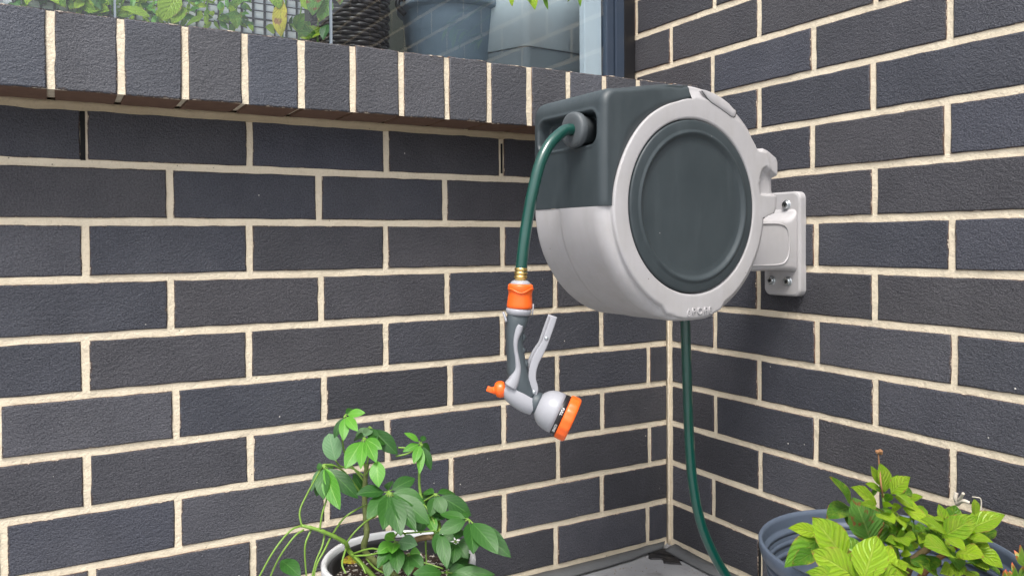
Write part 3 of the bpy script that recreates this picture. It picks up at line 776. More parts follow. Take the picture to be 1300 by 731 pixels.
# body from knob to head
bm = bmesh.new(); slab(bm, [(150, 487), (172, 500), (200, 522), (232, 545), (262, 560)], [28, 40, 44, 42, 38], [.010, .0148, .0165, .0160, .0140], expo=.95)
gpart('body', bm, M['gun_grey'])
glathe('flow_knob', M['orange'], [(0, 0), (0, .0085), (.0012, .0098), (.004, .0108), (.009, .0106), (.0125, .0090), (.0135, .0055), (.0150, .0050), (.0165, .0048), (.0175, .003), (.0175, 0)], (152, 494), (92, 502), 16, wob=lambda k, h: .05*math.cos(k*2*PI*8) if .002 < h < .012 else 0)
bm = bmesh.new(); c = G(103, 500); box(bm, -.008, .008, -.0025, .0025, -.0035, .0035, .001)
mt = Matrix.Translation(c) @ Matrix.Rotation(-.35, 4, GN) @ Matrix((GR, GN, Vector((0, 0, 1)))).transposed().to_4x4(); bm.transform(mt)
gpart('knob_lug', bm, M['orange'])
# trigger lever: two cheeks and a web
for dn, dx in ((.0075, 0), (-.0075, -8)):
    bm = bmesh.new(); slab(bm, [(342+dx, 212), (330+dx, 246), (315+dx, 288), (303+dx, 320), (285+dx, 352), (268+dx, 385), (258+dx, 420), (256+dx, 455), (262+dx, 490), (264+dx, 515)], [12, 13, 13, 13, 16, 16, 15, 15, 17, 10], [.0016]*10, dn=dn, expo=.6)
    gpart('lever_cheek', bm, M['gun_grey'])
bm = bmesh.new(); slab(bm, [(334, 216), (322, 252), (306, 296), (292, 326), (272, 360), (256, 395), (248, 430)], [8, 7, 7, 7, 7, 7, 6], [.0078]*7, expo=.6); gpart('lever_web', bm, M['gun_grey'])
for x, y in ((311, 296), (262, 503)):
    bm = bmesh.new(); lathe(bm, [(0, .0024), (.001, .0024), (.0016, .0015), (.0016, 0)], G(x, y, .009), GN, 14); gpart('pivot_pin', bm, M['steel'])
bm = bmesh.new(); slab(bm, [(238, 445), (236, 470), (246, 492)], [7, 8, 8], [.006]*3, 4, 10); gpart('lever_hook', bm, M['gun_grey'])
# head
HA = Vector((math.cos(math.radians(-22)), 0, math.sin(math.radians(-22))))
axw = (GR*.92+GN*.16)*1.0; axw = (axw*math.cos(math.radians(23))+Vector((0, 0, -math.sin(math.radians(23))))).normalized()
H0 = G(262, 545, .0)
def hl(name, mat, prof, seg=48, wob=None):
    bm = bmesh.new(); lathe(bm, prof, H0, axw, seg, up=Vector((0, 0, 1)), wob=wob); return gpart(name, bm, mat)
hl('neck_collar', M['grip'], [(-.004, 0), (-.004, .0125), (-.001, .0142), (.004, .0152), (.008, .0148), (.008, 0)])
hl('nozzle_bell', M['gun_grey'], [(.006, 0), (.006, .0135), (.009, .0175), (.013, .0218), (.018, .0250), (.024, .0268), (.030, .0274), (.0355, .0274), (.0355, 0)])
hl('dial_band', M['frame_black'], [(.0345, 0), (.0345, .0268), (.0350, .0271), (.0425, .0277), (.0430, .026), (.043, 0)])
hl('nozzle_ring', M['orange'], [(.0425, 0), (.0425, .0278), (.0432, .0292), (.045, .0300), (.053, .0304), (.0560, .0298), (.0572, .0280), (.0560, .0255), (.0545, .025), (.0545, 0)], 96, wob=lambda k, h: (-.018 if (k*16) % 1 < .35 else .0) if .0435 < h < .0565 else 0)
hl('spray_face', M['gun_grey'], [(.0546, .0248), (.0556, .02), (.0556, .004), (.055, 0)])
up_ = (Vector((0, 0, 1))-axw*axw.z).normalized(); sd_ = axw.cross(up_)
for txt, ang in (('FULL', -66), ('CONE', -14)):
    a = math.radians(ang); rad = (GN-axw*GN.dot(axw)).normalized()
    rad2 = rad; tang = axw.cross(rad2)
    rv = rad2*math.cos(math.radians(ang+48))+tang*math.sin(math.radians(ang+48)); tg = axw.cross(rv)
    loc = H0+axw*.0387+rv*.0275
    rot = Matrix((tg if True else -tg, axw.cross(tg)*-1 if False else rv.cross(tg), rv)).transposed().to_4x4()
    text(txt, .0046, loc, rot, M['white'], GUN, 'lettering', .00008, 1.1, 0)
# ------------------------------------------------------------------ window
WY = .105
WIN = thing('window', 'window with a dark blue metal frame above the projecting brick sill', 'window', (-.03, WY, .97))
bm = bmesh.new(); box(bm, -.0795, -.0595, WY-.003, WY+.04, .9715, 1.70, .002); box(bm, -.0570, -.0325, WY-.006, WY+.04, .9715, 1.70, .002); box(bm, -.062, -.055, WY+.004, WY+.04, .9715, 1.70)
keep(from_bm('frame_post', bm, M['frame'], WIN))
bm = bmesh.new(); box(bm, -.0310, -.0006, WY-.004, WY+.045, .9715, 1.70, .0015); keep(from_bm('frame_jamb', bm, M['frame_black'], WIN))
bm = bmesh.new(); box(bm, -2.3, -.081, WY-.004, WY+.04, 1.66, 1.70, .002); keep(from_bm('frame_head', bm, M['frame'], WIN))
bm = bmesh.new(); box(bm, -2.3, -.081, WY-.004, WY+.04, .9715, .992, .002); keep(from_bm('frame_rail', bm, M['frame'], WIN))
bm = bmesh.new(); box(bm, -.1285, -.0815, WY+.014, WY+.034, .994, 1.655, .002); keep(from_bm('sash_stile', bm, M['sash'], WIN))
for x0, x1 in ((-.7110, -.0812), (-1.0760, -.7165), (-2.29, -1.0815)):
    bm = bmesh.new(); box(bm, x0, x1, WY+.004, WY+.009, .9925, 1.659)
    keep(from_bm('glass_pane', bm, M['glass'], WIN))
for x in (-.71375, -1.07875):
    bm = bmesh.new(); box(bm, x-.0018, x+.0018, WY+.003, WY+.010, .9925, 1.659); keep(from_bm('pane_seal', bm, M['seal'], WIN))
# room/balcony behind
bm = bmesh.new(); box(bm, -2.4, .9, .15, 1.6, .90, .968); o = from_bm('balcony_floor', bm, M['interior_floor']); o['kind'] = 'structure'
bm = bmesh.new(); box(bm, -2.4, 1.3, 1.15, 1.25, .97, 2.1); o = from_bm('back_wall', bm, M['interior']); o['label'] = 'dark back wall glimpsed behind the window between wicker and slate pot'; o['category'] = 'wall'
def revolve_pot(name, label, cat, loc, prof, mat, group=None, seg=56):
    t = thing(name, label, cat, loc, group); bm = bmesh.new(); lathe(bm, prof, (0, 0, 0), (0, 0, 1), seg); o = from_bm('pot_body', bm, mat, t, True); return t
# slate pot
PSX, PSY = -.318, .40
t = revolve_pot('plant_pot', 'large tapered slate plastic pot behind the glass, above the middle of the sill', 'plant pot', (PSX, PSY, .968),
    [(0, 0), (0, .088), (.004, .092), (.225, .1165), (.228, .118), (.232, .130), (.238, .131), (.268, .134), (.272, .131), (.270, .126), (.23, .118), (.05, .095), (.05, 0)], M['pot_slate'])
bm = bmesh.new(); lathe(bm, [(.255, 0), (.255, .124)], (0, 0, 0), (0, 0, 1), 32); from_bm('soil', bm, M['soil'], t)
for sx_ in (-1, 1):
    bm = bmesh.new(); tube(bm, spline([(sx_*.128, -.02, .25), (sx_*.145, -.02, .243), (sx_*.147, -.02, .228), (sx_*.13, -.02, .212)], 5), .006, 10); from_bm('handle', bm, M['frame_black'], t, True)
# pale planter on plinth
t = thing('planter_box', 'pale square planter box with a grey plinth behind the glass, right of the slate pot', 'planter', (-.19, .29, .968))
def prism(bm, pts, z0, z1, bev=.012):
    a = [bm.verts.new((x, y, z0)) for x, y in pts]; b = [bm.verts.new((x, y, z1)) for x, y in pts]; n = len(pts)
    for i in range(n): bm.faces.new((a[i], a[(i+1) % n], b[(i+1) % n], b[i]))
    bm.faces.new(b); bm.faces.new(a[::-1])
    es = [e for e in bm.edges if abs(e.verts[0].co.z-e.verts[1].co.z) > .01]
    if bev: bmesh.ops.bevel(bm, geom=es, offset=bev, segments=5, affect='EDGES', profile=.5)
PC = Vector((-.226, .205)); d1 = Vector((.185, .012)); d2 = Vector((-.045, .10)).normalized()*.165
q4 = [PC, PC+d1, PC+d1+d2, PC+d2]; rel = [(p.x+.19, p.y-.29) for p in q4]
bm = bmesh.new(); prism(bm, rel, .1285, .40, .014); from_bm('box_body', bm, M['box_white'], t, True)
for p in t.children[0].data.polygons: p.use_smooth = abs(p.normal.z) < .5
bm = bmesh.new(); prism(bm, [(x*.97, y*.97) for x, y in rel], 0, .128, .012); from_bm('plinth', bm, M['plinth'], t)
# wicker basket
t = thing('wicker_basket', 'dark brown wicker basket behind the glass, left of the slate pot', 'basket', (-.575, .40, .968))
bm = bmesh.new(); lathe(bm, [(0, 0), (0, .078), (.30, .083), (.30, 0)], (0, 0, 0), (0, 0, 1), 24); from_bm('basket_core', bm, M['wicker'], t)
for k in range(30):
    bm = bmesh.new(); z = .012+k*.0098; r = .080+.005*z/.3; pts = []
    for i in range(72):
        a = 2*PI*i/72; pts.append(Vector(((r+.0034*math.cos(a*14+PI*(k % 2)))*math.cos(a), (r+.0034*math.cos(a*14+PI*(k % 2)))*math.sin(a), z)))
    T = pts+[pts[0]]; tube(bm, T, .0046, 6, cap=False); o = from_bm('strand', bm, M['wicker'], t, True)
# lattice screen in front of white board (left part of the window)
t = thing('lattice_screen', 'black lattice over a white board behind the leaves in the window', 'screen', (-.85, .52, .968))
bm = bmesh.new(); box(bm, -.55, .215, .03, .04, .09, .36); from_bm('board', bm, M['lattice_back'], t)
bm = bmesh.new(); r_ = random.Random(3)
for i in range(30):
    x = -.54+i*.0252+r_.uniform(-.003, .003); box(bm, x, x+.0022+r_.uniform(0, .0026), .024, .028, .09, .36)
for k in range(15):
    z = .095+k*.0180+r_.uniform(-.002, .002); box(bm, -.55, .215, .021, .025, z, z+.0016+r_.uniform(0, .0026))
from_bm('lattice_bars', bm, M['lattice'], t)
# ------------------------------------------------------------------ leaves
def leaf_mesh(name, mat, width=.4, fold=.25, droop=.35, wave=.02, shape='oval', nx=10, ny=6, thick=0., serr=0., seed=0, curl=0.):
    """unit leaf along +x, normal +z, width = fraction of the length"""
    r = random.Random(seed); me = bpy.data.meshes.new(name); V, F, UV = [], [], []
    for i in range(nx+1):
        t = i/nx
        if shape == 'oval': wd = math.sin(PI*t**.95)**.85
        elif shape == 'obovate': wd = math.sin(PI*t**1.25)**.8
        elif shape == 'round': wd = math.sin(PI*t)**.5
        else: wd = math.sin(PI*t**.8)**1.0*(1-.2*t)
        if i == 0: wd = .06
        if i == nx: wd = .03
        hw = width/2*wd
        if serr and 0 < i < nx: hw *= 1+(serr if i % 2 else -serr)
        x = t; zc = -droop*t*t*.5
        for k in range(ny+1):
            s = (k/ny-.5)*2
            z = zc+fold*abs(s)*hw+wave*math.sin(t*9+seed+s*2)*abs(s)-curl*s*s*hw*2
            V.append((x-droop*droop*.15*t*t, s*hw, z)); UV.append((t, k/ny))
    W = ny+1
    for i in range(nx):
        for k in range(ny): F.append((i*W+k, (i+1)*W+k, (i+1)*W+k+1, i*W+k+1))
    me.from_pydata(V, [], F); uvl = me.uv_layers.new(name='UVMap')
    for lp in me.loops: uvl.data[lp.index].uv = UV[lp.vertex_index]
    me.materials.append(mat)
    for p in me.polygons: p.use_smooth = True
    return me
LM = {}
def get_leaf(kind, matk, wb):
    key = (kind, matk, wb)
    if key not in LM:
        P = {'sch': dict(fold=.16, droop=.42, wave=.008, shape='oval', nx=12, ny=6), 'schr': dict(fold=.05, droop=.25, wave=.004, shape='round'),
             'lime': dict(fold=.28, droop=.40, wave=.018, shape='oval', nx=16, ny=6, serr=.012), 'yel': dict(fold=.3, droop=.5, wave=.035, shape='obovate', nx=14),
             'suc': dict(fold=-.15, droop=-.2, wave=0, shape='obovate', nx=8, ny=4)}[kind]
        LM[key] = leaf_mesh('leaf', M[matk], width=wb, seed=len(LM), **P)
    return LM[key]
def put_leaf(parent, a, b, width, kind, matk, face, roll=0.):
    """leaf from point a to tip b (world); face = direction the upper side looks to"""
    a, b = Vector(a), Vector(b); L = (b-a).length; x = (b-a).normalized()
    z = (Vector(face)-x*x.dot(Vector(face))).normalized(); z = Matrix.Rotation(roll, 3, x) @ z
    wr = max(.2, min(1.1, round(width/L*10)/10)); me = get_leaf(kind, matk, wr)
    o = bpy.data.objects.new('leaf', me); C.objects.link(o); o.parent = parent
    # counter-rotate for the droop so that the tip lands on b
    dr = {'sch': .21, 'schr': .125, 'lime': .2, 'yel': .25, 'suc': -.1}[kind]
    ang = -math.atan(dr); y = z.cross(x)
    Rm = Matrix.Rotation(ang, 3, y); x2 = Rm @ x; z2 = Rm @ z
    mw = Matrix((x2*L, y*width/wr if False else y*L, z2*L)).transposed().to_4x4(); mw.translation = a
    par = parent.location if parent else Vector()
    o.matrix_local = Matrix.Translation(par).inverted() @ mw
    return o
class Plane:     # a plant is laid out on measured offsets from its pot, with real depth added leaf by leaf
    def __init__(s, base_uv, depth, org, k):
        s.d = depth; s.org = org; s.k = k
        s.f = Vector((CF.x, CF.y, 0)).normalized(); s.r = Vector((CR.x, CR.y, 0)).normalized()
    def P(s, X, Y, dep=0.):
        u = s.org[0]+X/s.k; v = s.org[1]+Y/s.k
        D = s.d+dep
        return CO+CF*D+CR*((u-650+38.34)/1004.41*D)-CU*((v-365.5+44.16)/1004.41*D)
VIEW = -Vector((CF.x, CF.y, 0)).normalized()
UP = Vector((0, 0, 1))
# ---------------- potted schefflera
PX, PY = -.742, -.262
sp_ = revolve_pot('plant_pot', 'white glazed round pot holding the umbrella plant at the bottom of the picture', 'plant pot', (PX, PY, GZ),
    [(0, 0), (0, .078), (.004, .083), (.05, .094), (.12, .104), (.17, .1095), (.196, .1105), (.207, .1110), (.2105, .1085), (.2110, .1055), (.2085, .1025), (.200, .1015), (.12, .097), (.12, 0)], M['pot_white'])
bm = bmesh.new(); lathe(bm, [(.13, 0), (.13, .085), (.196, .0945), (.2015, .0955), (.2025, .0995), (.200, .1005), (.195, .099)], (0, 0, 0), (0, 0, 1), 48); from_bm('inner_pot', bm, M['pot_black'], sp_, True)
bm = bmesh.new(); lathe(bm, [(.181, .0935), (.184, .07), (.187, .03), (.188, 0)], (0, 0, 0), (0, 0, 1), 40, wob=lambda k, h: .03*math.sin(k*50)); from_bm('soil', bm, M['soil'], sp_, True)
bm = bmesh.new(); r_ = random.Random(11)
for i in range(420):
    a = r_.uniform(0, 2*PI); q = .09*math.sqrt(r_.random()); s = r_.uniform(.0012, .0032); c = Vector((q*math.cos(a), q*math.sin(a), .187+r_.uniform(-.001, .002)))
    v = [bm.verts.new(c+Vector((r_.uniform(-s, s), r_.uniform(-s, s), r_.uniform(0, s)))) for _ in range(4)]
    for f in ((0, 1, 2), (0, 1, 3), (1, 2, 3), (0, 2, 3)): bm.faces.new([v[k] for k in f])
o = from_bm('perlite', bm, mat_simple('perlite', (.6, .56, .5), .9), sp_); o['kind'] = 'stuff'
S = Plane(None, 1.13, (300, 500), 3.164)
SCH = thing('umbrella_plant', 'green umbrella plant with palmate glossy leaves growing from the white pot', 'plant', (PX, PY, .18))
def stem(parent, pts, r0, r1, mat, name='stem', seg=10, knob=0.):
    P = spline(pts, 8); n = len(P); bm = bmesh.new()
    tube(bm, P, [r0+(r1-r0)*i/(n-1)+(knob if i % 6 == 0 else 0) for i in range(n)], seg); return keep(from_bm(name, bm, mat, parent, True))
def petiole(parent, pl, pts, r=.0013, mat='stem_green'): return stem(parent, [pl.P(*p) for p in pts], r, r*.8, M[mat], 'petiole', 7)
# trunks
stem(SCH, [(PX-.0, PY-.01, .17), S.P(522, 640, .0), S.P(524, 560, 0), S.P(520, 500, .01), S.P(515, 420, .015), S.P(518, 340, .02), S.P(525, 280, .02)], .0048, .0032, M['stem_mottled'], knob=.0006)
stem(SCH, [(PX-.03, PY-.02, .17), S.P(462, 640, -.02), S.P(440, 600, -.03), S.P(395, 572, -.04), S.P(330, 545, -.05), S.P(262, 528, -.055)], .0036, .0022, M['stem_green'], knob=.0006)
stem(SCH, [(PX+.03, PY-.005, .17), S.P(655, 640, .0), S.P(690, 602, .0), S.P(735, 580, -.01), S.P(792, 572, -.02)], .0052, .0038, M['stem_wood'])
stem(SCH, [S.P(792, 572, -.02), S.P(815, 520, -.0), S.P(745, 420, .02), S.P(735, 300, .03), S.P(745, 200, .03)], .0026, .0016, M['stem_green'])
SC = [ # hub(x,y,depth), leaf tips (x,y,depth,width px,mat)
 ((436, 84, .0), [(518, 76, -.01, 42, 'f'), (487, 150, -.03, 48, 'f'), (430, 188, -.03, 48, 'f'), (392, 178, -.01, 40, 'd'), (470, 60, .03, 36, 'd')]),
 ((512, 176, -.01), [(436, 300, -.05, 78, 'f'), (500, 302, -.06, 54, 'f'), (562, 276, -.05, 52, 'f'), (586, 222, -.03, 46, 'f'), (538, 140, .03, 46, 'p'), (478, 175, .02, 44, 'd'), (600, 200, .02, 50, 'd')]),
 ((536, 130, .03), [(648, 242, .02, 78, 'd'), (478, 178, .02, 42, 'd'), (560, 200, .0, 50, 'd')]),
 ((350, 282, -.03), [(322, 300, -.03, 40, 'd'), (352, 424, -.06, 62, 'd'), (416, 464, -.07, 84, 'f'), (490, 420, -.04, 66, 'd'), (300, 392, -.02, 40, 'p'), (385, 300, .02, 40, 'f'), (322, 412, -.01, 40, 'd'), (395, 400, -.055, 50, 'f')]),
 ((742, 196, .03), [(674, 156, .02, 34, 'f'), (668, 232, .01, 38, 'f'), (712, 280, .0, 42, 'f'), (736, 322, .0, 44, 'f'), (782, 306, .02, 44, 'd'), (756, 168, .05, 30, 'd'), (778, 230, .05, 36, 'd')]),
 ((610, 392, -.05), [(482, 402, -.07, 66, 'd'), (524, 502, -.09, 76, 'd'), (590, 545, -.10, 82, 'd'), (662, 568, -.10, 84, 'd'), (722, 552, -.09, 84, 'd'), (778, 522, -.07, 94, 'd'), (718, 338, -.02, 66, 'd'), (758, 440, -.05, 80, 'd'), (620, 350, .0, 44, 'd')]),
 ((800, 400, .0), [(778, 492, -.02, 56, 'd'), (836, 486, -.02, 62, 'd'), (944, 488, .0, 84, 'd'), (752, 392, .02, 44, 'd'), (880, 400, .03, 60, 'd'), (730, 420, .04, 50, 'd')]),
 ((934, 502, -.04), [(818, 482, -.02, 52, 'd'), (812, 560, -.06, 66, 'd'), (952, 642, -.09, 82, 'd'), (1052, 642, -.09, 92, 'd'), (1104, 656, -.07, 84, 'd'), (900, 480, .0, 50, 'd'), (842, 500, -.01, 46, 'd')]),
 ((818, 540, -.05), [(846, 700, -.09, 66, 'd'), (800, 640, -.07, 50, 'd')]),
 ((880, 590, -.03), [(820, 640, -.05, 56, 'd'), (870, 680, -.06, 62, 'd'), (930, 660, -.05, 62, 'd'), (980, 610, -.03, 60, 'd'), (900, 540, .0, 50, 'd'), (830, 560, -.02, 48, 'd')]),
 ((760, 470, .0), [(700, 520, -.02, 56, 'd'), (740, 560, -.03, 58, 'd'), (800, 560, -.03, 56, 'f'), (840, 500, -.01, 56, 'd'), (770, 420, .03, 44, 'd')]),
 ((690, 640, -.05), [(640, 680, -.07, 50, 'd'), (690, 730, -.08, 60, 'd'), (750, 700, -.07, 56, 'd'), (740, 640, -.05, 48, 'f')]),
 ((842, 716, -.06), [(708, 722, -.08, 68, 'd'), (870, 622, -.04, 56, 'd'), (924, 700, -.05, 52, 'd'), (968, 690, -.03, 46, 'd'), (1040, 724, -.06, 62, 'd'), (900, 780, -.08, 60, 'd'), (940, 640, -.02, 56, 'd')]),
 ((640, 592, -.05), [(566, 640, -.07, 62, 'f'), (728, 606, -.07, 66, 'p'), (600, 560, -.03, 50, 'f'), (648, 720, -.09, 66, 'd'), (566, 700, -.08, 64, 'd'), (625, 640, -.08, 60, 'f'), (600, 745, -.09, 60, 'd')]),
]
mk = {'f': 'leaf_fresh', 'd': 'leaf_deep', 'p': 'leaf_pale'}
rl = random.Random(21)
pxm = lambda w_, pl: w_/pl.k/1004.41*pl.d
for hub, tips in SC:
    h = S.P(*hub)
    for X, Y, dd, wd, c in tips:
        tip = S.P(X, Y, dd); stalk = h.lerp(tip, .13)
        wm = pxm(wd, S)*.92
        face = VIEW*.75+UP*.75+Vector((rl.uniform(-.25, .25), rl.uniform(-.2, .2), 0))
        put_leaf(SCH, stalk, tip, wm, 'sch', mk[c], face, rl.uniform(-.25, .25))
        bm = bmesh.new(); tube(bm, [h, stalk], .0008, 6); keep(from_bm('leaf_stalk', bm, M['stem_green'], SCH, True))
put_leaf(SCH, S.P(398, 266, .0), S.P(372, 158, .01), pxm(82, S), 'schr', 'leaf_pale', VIEW*.8+UP*.4)
put_leaf(SCH, S.P(564, 268, -.04), S.P(572, 374, -.06), pxm(60, S), 'sch', 'leaf_fresh', VIEW*.9+UP*.3)
put_leaf(SCH, S.P(470, 320, .03), S.P(530, 420, .03), pxm(60, S), 'sch', 'leaf_deep', VIEW+UP)
put_leaf(SCH, S.P(180, 668, -.06), S.P(258, 734, -.09), pxm(66, S), 'sch', 'leaf_deep', VIEW*.6+UP)
put_leaf(SCH, S.P(730, 500, .0), S.P(742, 560, -.02), pxm(44, S), 'sch', 'leaf_pale', VIEW+UP)
for pts in ([(262, 528, -.055), (255, 470, -.05), (285, 400, -.04), (350, 282, -.03)], [(335, 545, -.05), (345, 480, -.05), (365, 400, -.04), (352, 290, -.03)],
            [(262, 528, -.055), (215, 550, -.07), (150, 630, -.09), (85, 745, -.1)], [(270, 545, -.055), (230, 575, -.07), (170, 660, -.08), (125, 760, -.08)],
            [(300, 545, -.05), (278, 600, -.06), (276, 660, -.06), (284, 760, -.06)], [(355, 560, -.04), (345, 610, -.05), (320, 670, -.06), (300, 750, -.07)],
            [(380, 572, -.04), (352, 630, -.06), (325, 680, -.07), (308, 745, -.07)], [(388, 560, -.04), (430, 500, -.04), (480, 465, -.03), (520, 445, .0)],
            [(440, 600, -.03), (470, 560, -.03), (510, 520, -.02), (560, 480, -.01), (606, 396, -.05)], [(520, 500, .01), (560, 490, -.01), (590, 440, -.04), (610, 392, -.05)],
            [(515, 330, .02), (540, 300, .0), (545, 330, -.02), (566, 350, -.05)], [(520, 310, .02), (505, 240, .01), (512, 178, -.01)], [(512, 350, .02), (440, 250, .02), (425, 150, .01), (436, 86, .0)],
            [(515, 330, .02), (470, 300, .02), (420, 290, .01), (398, 266, .0)], [(515, 420, .015), (450, 330, .0), (400, 290, -.02), (352, 282, -.03)], [(525, 280, .02), (540, 200, .03), (536, 132, .03)],
            [(792, 572, -.02), (800, 530, -.02), (760, 450, .0), (740, 440, .01), (800, 402, .0)], [(792, 572, -.02), (800, 560, -.03), (820, 545, -.05)], [(700, 590, -.02), (660, 550, -.03), (630, 580, -.05)],
            [(792, 572, -.02), (850, 540, -.02), (900, 520, -.03), (934, 502, -.04)], [(760, 580, -.01), (762, 640, -.03), (765, 690, -.04)], [(470, 640, -.02), (540, 620, -.04), (590, 630, -.05), (700, 660, -.05), (830, 700, -.06)],
            [(640, 250, .03), (690, 238, .03), (738, 210, .03)], [(650, 215, .04), (700, 215, .04), (742, 198, .03)], [(655, 560, -.02), (720, 555, -.03), (800, 548, -.03)],
            [(460, 640, -.02), (500, 680, -.05), (520, 720, -.06)], [(522, 660, .0), (560, 700, -.04), (620, 730, -.06)], [(440, 620, -.03), (425, 680, -.05), (440, 720, -.06)],
            [(470, 650, -.03), (560, 640, -.05), (640, 594, -.05)]):
    petiole(SCH, S, pts, .0014)
# dead leaf on the soil
put_leaf(sp_, S.P(420, 672, -.02), S.P(492, 668, -.02), pxm(50, S), 'yel', 'leaf_yellow', UP+VIEW*.5).active_material
# ---------------- blue grey pot and lime plant
QX, QY = -.203, -.652
bp = revolve_pot('plant_pot', 'wide blue-grey plastic pot with ribbed inner wall holding the lime green plant', 'plant pot', (QX, QY, GZ),
    [(0, 0), (0, .115), (.006, .12), (.215, .150), (.226, .1515), (.229, .158), (.2385, .1605), (.2475, .1612), (.2500, .1595), (.2495, .1565), (.243, .1555), (.232, .1550),
     (.229, .1548), (.2275, .1505), (.2215, .1500), (.2200, .1525), (.2150, .1522), (.2135, .1480), (.2075, .1475), (.2060, .1500), (.2010, .1497), (.1995, .1455), (.1935, .1450), (.1920, .1475), (.1860, .147), (.17, .142), (.16, .139), (.16, 0)], M['pot_grey'])
bm = bmesh.new(); lathe(bm, [(.166, .136), (.176, .11), (.192, .06), (.198, 0)], (0, 0, 0), (0, 0, 1), 40, wob=lambda k, h: .03*math.sin(k*40)); from_bm('soil', bm, M['soil'], bp, True)
Q = Plane(None, 1.02, (940, 560), 3.611)
LP = thing('potted_shrub', 'lime green broad-leaved plant with veined leaves growing in the blue-grey pot', 'plant', (QX, QY, .17))
